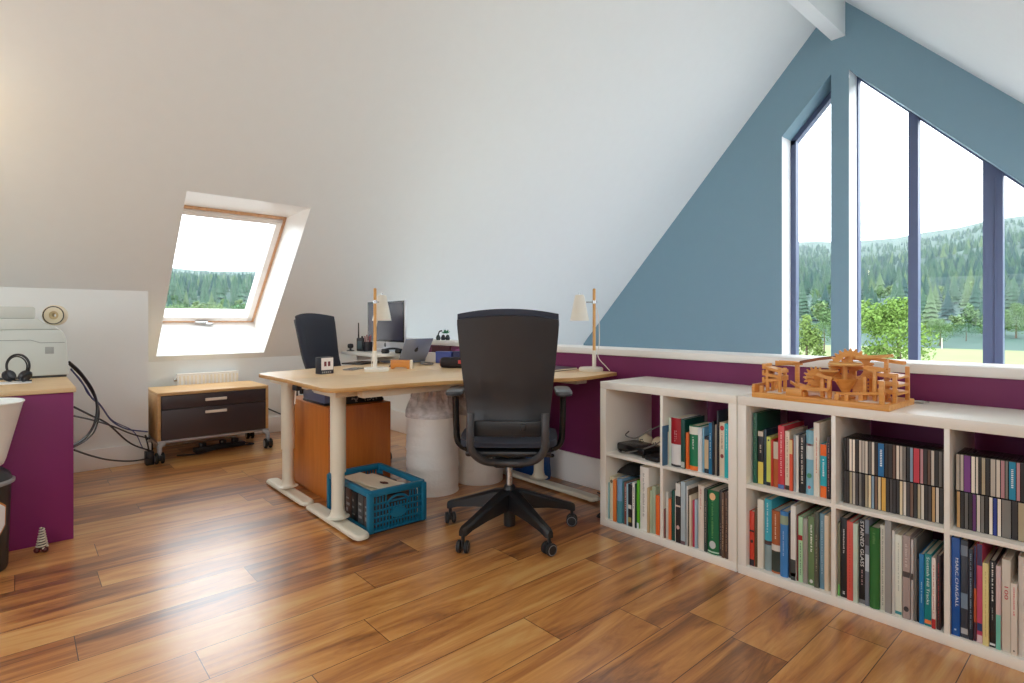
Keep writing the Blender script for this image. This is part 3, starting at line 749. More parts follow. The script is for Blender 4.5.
for k, (x, y, z, rz, w, h) in enumerate(((-0.02, -0.015, 0.1745, 0.10, 0.36, 0.25), (0.06, -0.03, 0.184, -0.12, 0.29, 0.21), (-0.10, -0.035, 0.194, 0.25, 0.19, 0.14), (0.10, 0.0, 0.2, 0.2, 0.21, 0.148))):
    o = MB(); o.sheet(lambda u, v: Vector(((u - 0.5) * w, (v - 0.5) * h, 0.002 * math.sin(u * 5 + k) + 0.002 * math.cos(v * 4))), 10, 8, 0.004)
    p = o.build('paper_sheet', PAPER, None, (-2.875 + x, 1.515 + y, z), (0, 0, rz))
    tag(p, ('large cream paper sheet lowest on the pile in the blue crate', 'cream sheet with a dark print in the middle of the crate pile', 'small cream booklet nearest the pedestal on the crate pile', 'small cream sheet topmost at the front of the crate pile')[k], 'paper', 'papers on top of the blue crate')
    if k == 3:
        o = MB(); o.prism([(0.03 * math.cos(a) + 0.006 * math.cos(5 * a), 0.018 * math.sin(a)) for a in [2 * PI * q / 20 for q in range(20)]], 0.0045, 0.0052, 'z'); o.build('dark_print', mat('rust_print', (90, 52, 44), 0.7, var=0.5), p)

# rolls of bubble wrap
BUB = mat('bubble_wrap', (246, 244, 238), 0.3, var=0.03, bump=0.35, bscale=45, coat=0.2)
def roll(label, loc, rad, h, seed, film_h):
    r = thing('bubble_wrap_roll', label, 'packaging roll', loc)
    m = MB(); seg = 48; prof = [(0, 0.0), (rad * 0.97, 0.0)]
    n = 26
    for i in range(n + 1):
        z = h * i / n; prof.append((rad * (1 + 0.012 * math.sin(i * 2.2 + seed) + 0.009 * math.sin(i * 5.1)), z + 0.002))
    prof += [(rad * 0.95, h + 0.006), (rad * 0.55, h + 0.002), (rad * 0.2, h), (rad * 0.19, h - 0.05), (0, h - 0.05)]
    m.lathe(prof, seg=seg); m.build('roll', BUB, r)
    m = MB(); random.seed(seed)
    def film(u, v):
        a = u * 2 * PI; z = h * 0.93 + (h * 0.07 + film_h) * v
        p = Vector((math.cos(a), math.sin(a), 0)); q = noise.noise(Vector((p.x * 3 + seed, p.y * 3, z * 9))) 
        q2 = noise.noise(Vector((p.x * 8 + seed, p.y * 8, z * 22)))
        over = max(0, (z - h) / max(film_h, 1e-3))
        rr = rad * (1.03 + 0.012 * q * (1 if z < h else 0)) * (1 - 0.35 * over) + over * (0.035 * q + 0.03 * q2)
        return Vector((p.x * rr, p.y * rr, z))
    m.sheet(film, 72, 44); m.build('plastic_sleeve', FILM, r, angle=20)
    return r
roll('bubble wrap roll in a crumpled plastic bag beneath the desk, beside the blue crate', (-3.06, 2.02, 0), 0.168, 0.52, 2, 0.17)
roll('second bubble wrap roll, partly hidden behind the chair base', (-3.05, 2.395, 0), 0.165, 0.50, 5, 0.14)

# blue carrier bag with white letters against the baseboard
r = thing('carrier_bag', 'dark blue carrier bag with white lettering leaning on the baseboard beneath the desk', 'bag', (-2.905, 2.745, 0))
BAGB = mat('bag_blue', (18, 72, 134), 0.4, var=0.1, bump=0.2, bscale=20)
def bag(u, v):
    a = u * 2 * PI; x = 0.185 * (abs(math.cos(a)) ** 0.35) * (1 if math.cos(a) > 0 else -1); y = 0.04 * (abs(math.sin(a)) ** 0.6) * (1 if math.sin(a) > 0 else -1)
    z = 0.002 + 0.42 * v
    y *= (1 - 0.75 * v * v); x += 0.006 * noise.noise(Vector((x * 9, y * 9, z * 9))); y += 0.01 * noise.noise(Vector((x * 12 + 4, z * 12, y)))
    return Vector((x, y, z))
m = MB(); m.sheet(bag, 40, 20, 0.0); m.build('bag_body', BAGB, r, angle=60)
m = MB()
for s in (-1, 1): m.tube(spline([(-0.07, s * 0.012, 0.41), (-0.06, s * 0.014, 0.49), (0, s * 0.016, 0.52), (0.06, s * 0.014, 0.49), (0.07, s * 0.012, 0.41)], 6), 0.004, 8)
m.build('handle', BAGB, r)
LETW = mat('white_print', (240, 240, 240), 0.5)
text_part('lettering', 'DN', 0.085, LETW, r, (0.05, -0.052, 0.22), (PI / 2, PI / 2, 0), 'CENTER')

# ================================================================== desk unit at the left with the plum panel
r = thing('plum_desk_unit', 'desk unit with a plum end panel and pale wood top, carrying the printer', 'desk', (-4.15, -0.6, 0))
m = MB(); m.box((-0.60, -1.3, 0.738), (0.59, 0.825, 0.762), 0.004); m.build('tabletop', wood('pale_top', (212, 180, 136), (226, 196, 152), 'Y', 0.4, 3), r)
m = MB(); m.box((0.555, -1.28, 0.0), (0.578, 0.815, 0.737), 0.003); m.build('plum_panel', mat('plum_panel', (128, 34, 98), 0.5, var=0.03), r)
m = MB(); m.box((-0.58, 0.79, 0.0), (0.554, 0.814, 0.737), 0.003); m.box((-0.58, -1.28, 0.0), (0.554, -1.256, 0.737), 0.003); m.build('side_panel', mat('plum_panel', (140, 38, 108)), r)
# printer
r = thing('printer', 'pale grey office printer on the plum desk unit', 'printer', (-4.47, -0.03, 0.762))
PRN = mat('printer_grey', (206, 214, 210), 0.45, var=0.02)
m = MB()
prof = [(-0.26, 0.012), (0.265, 0.012), (0.262, 0.10), (0.252, 0.225), (0.24, 0.262), (0.222, 0.282), (-0.26, 0.282)]
m.prism(prof, -0.21, 0.205, 'x', 0.008); m.build('body', PRN, r)
m = MB(); m.prism([(-0.258, 0.2825), (0.218, 0.2825), (0.20, 0.30), (0.145, 0.325), (0.125, 0.345), (-0.258, 0.345)], -0.205, 0.20, 'x', 0.006); m.build('scanner_unit', PRN, r)
m = MB(); m.prism([(-0.255, 0.346), (0.108, 0.346), (0.112, 0.36), (0.112, 0.408), (0.10, 0.415), (-0.255, 0.415)], -0.20, 0.195, 'x', 0.006); m.build('lid', PRN, r)
SEAMM = mat('grey_seam', (128, 138, 138), 0.6)
m = MB(); zs = [(-0.258, 0.222), (0.09, 0.222), (0.135, 0.205), (0.245, 0.205)]
for (a, b), (c, d) in zip(zs, zs[1:]): m.tube([(0.2055, a, b), (0.2055, c, d)], 0.0016, 6)
m.build('tray_seam', SEAMM, r)
m = MB(); m.box((0.2045, 0.155, 0.140), (0.2065, 0.195, 0.180), 0.001); m.build('grey_badge', mat('grey_badge', (158, 164, 164), 0.5), r)
m = MB(); m.box((-0.20, -0.25, 0.0), (0.195, 0.255, 0.012), 0.002); m.build('base_foot', mat('dark_foot', (70, 74, 76), 0.6), r)
# ring-shaped roll on the printer's shoulder
r = thing('tape_roll', 'cream ring with a dark rim standing on the printer edge by the wall', 'tape', (-4.44, 0.178, 0.762 + 0.297 + 0.070), math.radians(-25))
M = Matrix.Rotation(PI / 2, 4, 'Y')
m = MB(); m.lathe([(0.026, -0.022), (0.058, -0.022), (0.062, -0.016), (0.062, 0.016), (0.058, 0.022), (0.026, 0.022), (0.026, -0.022)], seg=40, M=M); m.build('ring', mat('cream_tape', (236, 226, 200), 0.5), r)
m = MB(); m.lathe([(0.050, 0.0222), (0.056, 0.0222), (0.056, 0.0232), (0.050, 0.0232), (0.050, 0.0222)], seg=40, M=M); m.build('dark_rim', mat('dark_rim', (70, 62, 54), 0.5), r)
m = MB(); m.lathe([(0.012, -0.018), (0.0255, -0.018), (0.0255, 0.018), (0.012, 0.018), (0.012, -0.018)], seg=32, M=M); m.build('core', mat('card_core', (206, 186, 142), 0.7), r)
# paper and headset
p = on_z(12, 383, 0.7625)
m = MB(); m.box((-0.075, -0.11, 0), (0.075, 0.10, 0.003), 0.0005); m.build('notepad', mat('white_paper', (242, 243, 244), 0.7), None, (p.x, p.y - 0.02, 0.7622))
tag(bpy.data.objects['notepad'], 'flat white notepad beneath the headset on the plum desk unit', 'notepad')
r = thing('headset', 'black headset standing before the printer', 'headset', (p.x, on_z(17, 381, 0.7655).y, 0.7656), math.radians(48))
HB = mat('headset_black', (20, 22, 30), 0.35)
m = MB(); a_ = [math.radians(d) for d in range(-40, 221, 10)]
m.tube([(0.062 * math.cos(a), 0.006, 0.086 + 0.062 * math.sin(a)) for a in a_], 0.006, 10); m.tube([(0.054 * math.cos(a), 0.0, 0.084 + 0.054 * math.sin(a)) for a in a_], 0.0035, 8); m.build('headband', HB, r)
for s in (-1, 1):
    M = Matrix.Translation((s * 0.044, 0, 0.034)) @ Matrix.Rotation(s * 0.5, 4, 'Y') @ Matrix.Rotation(PI / 2, 4, 'Y')
    m = MB(); m.lathe([(0, -0.016), (0.026, -0.016), (0.032, -0.008), (0.032, 0.010), (0.024, 0.018), (0.010, 0.018), (0, 0.014)], seg=24, M=M); m.build('ear_cup', HB, r)
m = MB(); m.tube(spline([(-0.055, 0, 0.015), (-0.02, 0.03, 0.006), (0.04, 0.035, 0.005), (0.05, 0.03, 0.006)], 6), 0.004, 8); m.build('microphone_arm', HB, r)
# waste bin with a white bucket on it
r = thing('waste_bin', 'black round waste bin with a white badge before the plum panel', 'bin', (-3.372, -0.132, 0))
BINM = mat('bin_black', (40, 40, 42), 0.4)
m = MB(); m.lathe([(0, 0.0), (0.100, 0.0), (0.104, 0.01), (0.115, 0.37), (0.118, 0.385), (0, 0.385)], seg=48); m.build('body', BINM, r)
m = MB(); m.lathe([(0.118, 0.376), (0.128, 0.380), (0.129, 0.392), (0.120, 0.397), (0.118, 0.376)], seg=48); m.build('rim', mat('bin_rim', (150, 150, 152), 0.35), r)
m = MB(); m.lathe([(0.119, 0.397), (0.112, 0.42), (0.088, 0.442), (0.05, 0.452), (0, 0.454)], seg=48); m.build('lid', BINM, r)
hexa = [(0.0, 0.095), (0.05, 0.055), (0.05, -0.03), (0.018, -0.075), (-0.05, -0.06), (-0.06, 0.05)]
def onbin(k, off):
    o = MB(); 
    def fn(u, v):
        # hexagon filled by scaling towards its centre, wrapped round the bin
        seg_ = u * 6; i = int(seg_) % 6; t = seg_ - int(seg_); a, b = hexa[i], hexa[(i + 1) % 6]
        x = (a[0] + (b[0] - a[0]) * t) * v * k; z = (a[1] + (b[1] - a[1]) * t) * v * k
        ang = math.radians(33) + x / 0.112; rr = 0.1045 + (0.232 + z) * 0.029 + off
        return Vector((rr * math.cos(ang), rr * math.sin(ang), 0.232 + z))
    o.sheet(fn, 36, 4); return o
onbin(1.0, 0.0012).build('badge', mat('badge_orange', (206, 140, 80), 0.5), r)
onbin(0.9, 0.0022).build('badge_paper', mat('badge_white', (236, 238, 242), 0.5, var=0.08, scale=50), r)
r = thing('bucket', 'white tapered bucket standing on the lid of the black waste bin', 'bucket', (-3.372, -0.132, 0.4545))
m = MB(); m.lathe([(0, 0), (0.080, 0), (0.090, 0.008), (0.098, 0.03), (0.155, 0.272), (0.162, 0.282), (0.158, 0.286), (0.151, 0.276), (0.093, 0.032), (0.08, 0.012), (0, 0.010)], seg=56); m.build('pail', mat('bucket_white', (232, 234, 230), 0.35), r)
# spiral ornament
p = on_z(42, 552, 0)
r = thing('spiral_ornament', 'tiny striped spiral cone ornament standing before the plum panel', 'ornament', (p.x, p.y, 0))
m = MB(); n = 150
m.tube([((0.022 - 0.016 * t) * math.cos(t * 2 * PI * 8), (0.022 - 0.016 * t) * math.sin(t * 2 * PI * 8), 0.022 + 0.095 * t) for t in [k / n for k in range(n + 1)]], 0.0042, 6); m.build('coil', mat('pale_wire', (214, 208, 190), 0.35), r)
m = MB(); m.lathe([(0, 0.018), (0.018, 0.018), (0.003, 0.115), (0, 0.117)], seg=20); m.build('core', mat('dark_core', (40, 30, 32), 0.5), r)
for k in range(3):
    a = k * 2.1 + 0.6; m = MB(); m.lathe([(0, 0)] + [(0.014 * math.sin(q * PI / 8), 0.014 - 0.014 * math.cos(q * PI / 8)) for q in range(1, 8)] + [(0, 0.028)], (0.018 * math.cos(a), 0.018 * math.sin(a), 0), 16); m.build('ball_foot', mat('dark_red_ball', (84, 24, 28), 0.3), r)
# ================================================================== bookcases
BYF, BYB = 2.352, 2.772
def bookcase(label, x0, cols, h=0.77):
    T, I, C = 0.038, 0.016, 0.335
    w = 2 * T + cols * C + (cols - 1) * I
    r = thing('bookcase', label, 'bookcase', (x0 + w / 2, (BYF + BYB) / 2, 0)); hw = w / 2; hd = (BYB - BYF) / 2
    m = MB(); m.box((-hw, -hd, h - T), (hw, hd, h), 0.0015); m.build('top_panel', LAM, r)
    m = MB(); m.box((-hw, -hd, 0), (hw, hd, T), 0.0015); m.build('bottom_panel', LAM, r)
    for s in (-1, 1):
        m = MB(); m.box((min(s * hw, s * (hw - T)), -hd, T), (max(s * hw, s * (hw - T)), hd, h - T), 0.0012); m.build('side_panel', LAM, r)
    for k in range(1, cols):
        x = -hw + T + k * C + (k - 1) * I
        m = MB(); m.box((x, -hd + 0.002, T), (x + I, hd, h - T), 0.0008); m.build('divider', LAM, r)
    for k in range(cols):
        x = -hw + T + k * (C + I)
        m = MB(); m.box((x, -hd + 0.002, h / 2 - I / 2), (x + C, hd, h / 2 + I / 2), 0.0008); m.build('shelf', LAM, r)
    return r
U1, U2 = -1.9425, -1.1755
bookcase('small white two by two bookcase beside the desk', U1, 2)
bookcase('long white open bookcase carrying the wooden marble run', U2, 4)
T, I, C = 0.038, 0.016, 0.335
def comp(u, col, row):
    """interior of a compartment: x0, x1, shelf height, ceiling height"""
    x0 = u + T + col * (C + I); z = T if row == 0 else 0.385 + I / 2
    return x0, x0 + C, z, (0.385 - I / 2 if row == 0 else 0.77 - T)
PAGES = mat('page_block', (216, 208, 190), 0.8, var=0.08, scale=300, stretch=(40, 1, 1))
def cm(c):
    return mat('cover_%d_%d_%d' % c, c, 0.42, var=0.06, scale=25)
BOOKY = 2.40
def book(X0, X1, z0, h, color, extra, yoff=0.0, depth=None, zrot=0):
    w = X1 - X0; d = depth or min(0.29, max(0.13, h * 0.78)); t = min(0.003, w * 0.16)
    o = MB()
    rnd = w > 0.028
    if rnd:   # rounded hardback spine
        n = 8; pts = [(w * k / n, 0.006 - 0.007 * math.sin(PI * k / n)) for k in range(n + 1)]
        o.prism(pts + [(w, 0.010), (0, 0.010)], 0, h, 'z')
    else:
        o.box((0, 0, 0), (w, 0.006, h), 0.0012)
    y0 = 0.0105 if rnd else 0.006
    o.box((0, y0, 0), (t, d, h), 0.0004); o.box((w - t, y0, 0), (w, d, h), 0.0004)
    b = o.build('book', cm(color), None, (X0, BOOKY + yoff, z0), angle=40)
    g = MB(); g.box((t + 0.0002, 0.0112 if rnd else 0.0065, 0.003), (w - t - 0.0002, d - 0.004, h - 0.003)); g.build('pages', PAGES, b, smooth=False)
    fy = -0.0012 if rnd else -0.0004
    for e in extra:
        if e[0] == 'band':
            g = MB()
            if rnd:
                n = 8; pts = [(-0.0004 + (w + 0.0008) * k / n, 0.0056 - 0.0073 * math.sin(PI * k / n)) for k in range(n + 1)]
                g.prism(pts + [(w + 0.0004, 0.0098), (-0.0004, 0.0098)], h * e[1] + 0.0006, h * e[2] - 0.0006, 'z')
            else: g.box((0.0006, -0.0005, h * e[1] + 0.0006), (w - 0.0006, 0.002, h * e[2] - 0.0006))
            g.build('spine_band', cm(e[3]), b)
        elif e[0] == 'dash':      # lettering too small to read: a line of short strokes
            g = MB(); z = h * e[3]; random.seed(int(h * 1e5) + int(w * 1e6)); s = w * (e[4] if len(e) > 4 else 0.34) * 0.62
            while z > h * e[2] + 0.006:
                L = random.uniform(0.003, 0.006)
                g.box((w / 2 - s / 2, fy - 0.0003, z - L), (w / 2 + s / 2 * random.choice((1, 1, 0.5)), fy + 0.0012, z)); z -= L + random.choice((0.002, 0.002, 0.006))
            g.build('title_lettering', cm(e[1]), b, smooth=False)
        elif e[0] == 'text':
            g = text_part('title_lettering', e[1], w * (e[5] if len(e) > 5 else 0.62), cm(e[2]), b, (w * (e[6] if len(e) > 6 else 0.5), fy - 0.0006, h * (e[3] + e[4]) / 2), (PI / 2, PI / 2, 0), 'CENTER', fit=h * (e[4] - e[3]))
        elif e[0] == 'disc':
            g = MB(); rr = w * e[2]; g.prism([(w / 2 + rr * math.cos(a), h * e[1] + rr * 1.2 * math.sin(a)) for a in [2 * PI * k / 18 for k in range(18)]], fy - 0.0006, fy + 0.002, 'y'); g.build('spine_emblem', cm(e[3]), b)
    return b
def shelf_of_books(u, col, row, place, rows, seed):
    BOOKY = {1: 2.375, 2: 2.362, 3: 2.362, 4: 2.398, 5: 2.376, 6: 2.364, 7: 2.366}[seed]
    x0, x1, z, zt = comp(u, col, row); prev = x0 + 0.001; random.seed(seed)
    for k, (xl, xr, yt, color, desc, extra) in enumerate(rows):
        yo = random.uniform(-0.004, 0.008)
        X0 = max(on_y(xl, 450, BOOKY).x, prev + 0.0008); X1 = max(on_y(xr, 450, BOOKY).x - 0.0006, X0 + 0.006); X1 = min(X1, x1 - 0.001)
        if X1 - X0 < 0.003: continue
        h = min(on_y((xl + xr) / 2, yt, BOOKY).z - z, zt - z - 0.003)
        if 'standing proud' in desc: yo = -0.03
        b = book(X0, X1, z + 0.0005, h, color, extra, yo + BOOKY - 2.40)
        st = random.getstate()
        tag(b, '%s, %s from desk, %s' % (desc, ORD[k], place), 'book', 'books in %s' % place)
        random.setstate(st); prev = X1
K, W_2, CR = (28, 28, 30), (232, 230, 224), (222, 210, 184)
shelf_of_books(U1, 1, 1, 'small bookcase upper row', [
    (660.5, 664.6, 425, (70, 112, 148), 'blue book standing proud', []),
    (664.8, 667.6, 432, (206, 200, 182), 'cream paperback', []),
    (667.8, 670.6, 418, (196, 214, 198), 'thin pale green book', []),
    (670.8, 681, 418, (224, 224, 224), 'thick book, red above white', [('band', 0.46, 1.0, (160, 18, 34)), ('band', 0.0, 0.05, (30, 30, 34)), ('dash', (236, 210, 208), 0.52, 0.74, 0.3)]),
    (681.2, 685, 419.5, (18, 74, 66), 'dark green book with a pale foot', [('band', 0.02, 0.14, (190, 200, 196))]),
    (685.2, 688, 433, (236, 110, 44), 'narrow orange paperback', []),
    (688.2, 697, 426, (22, 124, 86), 'green book with white top label and orange foot', [('band', 0.8, 0.98, (228, 232, 222)), ('band', 0.0, 0.1, (236, 120, 50)), ('dash', (220, 236, 226), 0.45, 0.75, 0.22)]),
    (697.2, 701.3, 428, (214, 222, 226), 'white and pale blue book', []),
    (701.5, 703.4, 428, (128, 182, 210), 'light blue book', []),
    (703.6, 708, 437, (30, 34, 44), 'low black book with cream title panel', [('band', 0.12, 0.92, (206, 186, 150))]),
    (708.2, 711.6, 423.4, (14, 112, 158), 'bright blue book', [('dash', (190, 220, 236), 0.3, 0.8, 0.3)]),
    (711.8, 714, 422, (26, 30, 42), 'dark navy book', []),
    (714.2, 716.6, 425, (146, 138, 124), 'grey-brown book', []),
    (716.7, 718.4, 411, (28, 34, 46), 'tall thin black book', []),
    (718.5, 724, 423, (226, 214, 190), 'cream book with two red discs', [('disc', 0.9, 0.36, (196, 70, 66)), ('disc', 0.38, 0.3, (150, 70, 72)), ('dash', (150, 130, 110), 0.5, 0.8, 0.3)]),
    (724.2, 728.4, 424, (38, 184, 194), 'cyan book', [('dash', (200, 236, 236), 0.5, 0.9, 0.2)])], 1)
shelf_of_books(U1, 0, 0, 'small bookcase lower row', [
    (605, 608, 482.7, (140, 186, 192), 'pale teal book', []),
    (608.3, 613, 477.4, (222, 214, 184), 'cream hardback', [('disc', 0.9, 0.25, (110, 100, 84))]),
    (613.3, 616.3, 480, (232, 132, 62), 'orange book', []),
    (616.6, 621.6, 478.7, (120, 160, 196), 'blue and white book', [('band', 0.0, 0.5, (74, 138, 150))]),
    (621.8, 623.6, 482, (54, 112, 118), 'dark teal book', []),
    (623.7, 626.2, 482.7, (134, 72, 62), 'red-brown book', [('dash', (220, 200, 190), 0.3, 0.9, 0.4)]),
    (626.3, 628, 484, (160, 200, 216), 'thin pale blue book', []),
    (628.2, 631.6, 484.7, (34, 34, 38), 'black book with pale blocks', [('band', 0.42, 0.52, (226, 226, 220)), ('band', 0.1, 0.22, (170, 160, 90))]),
    (631.8, 634.4, 483, (236, 234, 228), 'thin white book', [('dash', (90, 90, 90), 0.4, 0.9, 0.3)]),
    (634.5, 635.8, 484, (40, 70, 66), 'very thin dark green book', []),
    (635.9, 638.3, 481, (96, 180, 40), 'bright lime green book', [('band', 0.0, 0.12, (210, 220, 226))]),
    (638.5, 647.2, 467.5, (234, 232, 226), 'thick tall white file', [('dash', (180, 180, 176), 0.2, 0.9, 0.3)]),
    (647.4, 649.4, 488, (206, 180, 138), 'thin tan booklet', []),
    (649.6, 651.2, 491, (190, 204, 176), 'pale sage booklet', []),
    (651.4, 654.7, 487, (170, 186, 160), 'sage green book', []),
    (654.9, 658.6, 496, (238, 112, 48), 'short orange book', [])], 2)
shelf_of_books(U1, 1, 0, 'small bookcase lower far bay', [
    (663.8, 665.4, 509, (132, 70, 60), 'low red-brown booklet', []),
    (665.5, 668.2, 492, (198, 198, 190), 'grey-white book', []),
    (668.3, 671, 499, (234, 126, 70), 'pale orange book', []),
    (671.2, 674.5, 491, (18, 78, 70), 'dark green book', []),
    (674.6, 675.8, 491, (232, 230, 224), 'very thin white book', []),
    (675.9, 681, 483, (38, 32, 34), 'black book with white head', [('band', 0.78, 1.0, (216, 218, 214)), ('band', 0.6, 0.63, (220, 200, 186)), ('disc', 0.26, 0.3, (210, 176, 170))]),
    (681.2, 685.6, 482, (176, 192, 200), 'light blue-grey book', [('band', 0.0, 0.06, (110, 90, 100))]),
    (685.8, 687.6, 486.7, (232, 228, 222), 'thin white booklet', []),
    (687.7, 689, 490, (94, 80, 66), 'thin brown book', []),
    (689.2, 691.4, 495.7, (220, 206, 182), 'cream booklet', []),
    (691.6, 694.2, 501, (192, 52, 84), 'crimson book', []),
    (694.4, 696.7, 500, (164, 190, 206), 'pale blue book', []),
    (696.9, 703.7, 486, (230, 220, 208), 'broad cream book', [('dash', (214, 160, 150), 0.6, 0.95, 0.3)]),
    (703.9, 707, 489, (66, 76, 72), 'dark grey-green book', [('dash', (170, 150, 140), 0.1, 0.8, 0.3)]),
    (707.2, 718.3, 491, (20, 106, 66), 'thick green hardback with pale emblems', [('disc', 0.91, 0.26, (236, 196, 150)), ('disc', 0.15, 0.28, (200, 206, 206)), ('dash', (90, 150, 90), 0.24, 0.84, 0.24), ('band', 0.025, 0.05, (190, 220, 200))]),
    (718.5, 721.6, 491, (62, 60, 62), 'dark grey book', [('dash', (150, 150, 150), 0.1, 0.5, 0.3)]),
    (721.8, 724.4, 493, (110, 86, 70), 'brown patterned book', [('dash', (176, 150, 120), 0.1, 0.9, 0.5)]),
    (724.6, 728, 492, (84, 64, 56), 'dark brown book', [('dash', (150, 120, 96), 0.1, 0.9, 0.4)])], 3)
LB = 'long bookcase'
shelf_of_books(U2, 0, 1, LB + ' top first bay', [
    (753, 757.2, 413.3, (34, 92, 74), 'tall dark green book', [('dash', (110, 150, 120), 0.1, 0.95, 0.2)]),
    (757.4, 763, 431.4, (30, 32, 36), 'black book with a yellow foot', [('band', 0.0, 0.42, (222, 204, 96)), ('band', 0.9, 1.0, (214, 206, 190)), ('dash', (200, 190, 180), 0.56, 0.74, 0.4)]),
    (763.2, 766, 430, (34, 62, 76), 'dark blue-green book', []),
    (766.2, 770.6, 437, (200, 212, 104), 'lime yellow book', [('band', 0.0, 0.08, (40, 40, 40)), ('disc', 0.93, 0.2, (60, 70, 60))]),
    (770.7, 772.6, 440, (206, 66, 54), 'thin red book', []),
    (772.8, 778, 442, (184, 96, 52), 'rust book with a pale head', [('band', 0.62, 1.0, (206, 196, 180))]),
    (778.2, 784.6, 426, (206, 62, 74), 'red book with a blue foot', [('band', 0.0, 0.07, (84, 120, 180)), ('dash', (240, 190, 190), 0.2, 0.9, 0.3)]),
    (784.8, 789.4, 431.4, (228, 216, 196), 'cream book', [('band', 0.0, 0.08, (50, 48, 46)), ('dash', (160, 130, 110), 0.2, 0.9, 0.3)]),
    (789.6, 793, 440, (224, 92, 62), 'orange-red book with cream head', [('band', 0.72, 1.0, (226, 206, 150))]),
    (793.2, 795.7, 435, (158, 168, 174), 'grey book', []),
    (795.9, 798.5, 436, (230, 230, 224), 'thin white book', []),
    (798.8, 805.4, 435, (34, 34, 36), 'black book with pale lettering', [('dash', (200, 196, 190), 0.15, 0.95, 0.42)]),
    (805.6, 813.2, 430.7, (134, 190, 212), 'light blue patterned book', [('band', 0.55, 0.8, (210, 226, 230)), ('band', 0.76, 0.8, (150, 60, 90)), ('disc', 0.3, 0.3, (80, 150, 120)), ('disc', 0.12, 0.2, (196, 80, 80))]),
    (813.4, 819.4, 423, (230, 224, 212), 'tall cream book with blue boards', [('dash', (200, 110, 90), 0.3, 0.8, 0.2)]),
    (819.8, 826.4, 444.6, (40, 176, 196), 'cyan book with orange ends', [('band', 0.78, 1.0, (240, 108, 40)), ('band', 0.0, 0.22, (240, 112, 40)), ('dash', (220, 240, 244), 0.36, 0.72, 0.4)]),
    (826.8, 830.2, 437, (52, 36, 44), 'dark maroon book', [('dash', (170, 130, 130), 0.1, 0.9, 0.4)])], 4)
shelf_of_books(U2, 0, 0, LB + ' bottom first bay', [
    (748.5, 753.9, 511.6, (206, 66, 46), 'red and black book', [('band', 0.0, 0.12, (40, 36, 44)), ('disc', 0.45, 0.3, (60, 30, 30)), ('band', 0.62, 0.66, (50, 30, 30))]),
    (754, 756.6, 509, (92, 74, 50), 'dark olive book', []),
    (756.8, 763, 500, (226, 220, 206), 'tall cream-white book', []),
    (763.4, 770.4, 500, (64, 176, 200), 'sky blue book with grey foot', [('band', 0.0, 0.36, (140, 160, 162)), ('band', 0.36, 0.42, (80, 60, 62)), ('dash', (190, 226, 232), 0.5, 0.95, 0.3)]),
    (770.6, 779.6, 511.6, (172, 98, 58), 'brown book with dark picture foot', [('band', 0.36, 0.46, (220, 214, 204)), ('band', 0.03, 0.36, (52, 62, 54)), ('dash', (226, 200, 176), 0.55, 0.95, 0.2)]),
    (780, 787.8, 511.6, (66, 132, 196), 'broad mid blue book', [('band', 0.8, 0.94, (150, 166, 140)), ('dash', (160, 190, 226), 0.3, 0.7, 0.2)]),
    (788, 790.8, 514, (46, 40, 42), 'dark brown book', []),
    (791, 796.3, 506, (226, 226, 220), 'white book with a dark foot', [('band', 0.0, 0.28, (56, 60, 58)), ('band', 0.05, 0.1, (190, 110, 80))]),
    (796.4, 798, 515, (120, 46, 44), 'thin dark red book', []),
    (798.2, 802.6, 517, (172, 214, 172), 'mint green book with red label', [('band', 0.64, 0.72, (170, 40, 46)), ('dash', (80, 120, 90), 0.1, 0.6, 0.3)]),
    (802.8, 807.5, 519, (158, 154, 146), 'grey book', []),
    (807.7, 814.2, 517, (104, 132, 88), 'moss green book with white title', [('dash', (226, 232, 220), 0.48, 0.88, 0.4), ('disc', 0.06, 0.26, (220, 220, 220))]),
    (814.4, 819, 512, (84, 86, 72), 'dark olive grey book', [('dash', (170, 170, 150), 0.2, 0.7, 0.2)]),
    (819.2, 824.2, 514, (106, 146, 166), 'blue-grey book', [('dash', (190, 210, 220), 0.2, 0.9, 0.2)]),
    (824.4, 828.7, 516, (222, 204, 178), 'pale tan book', [])], 5)
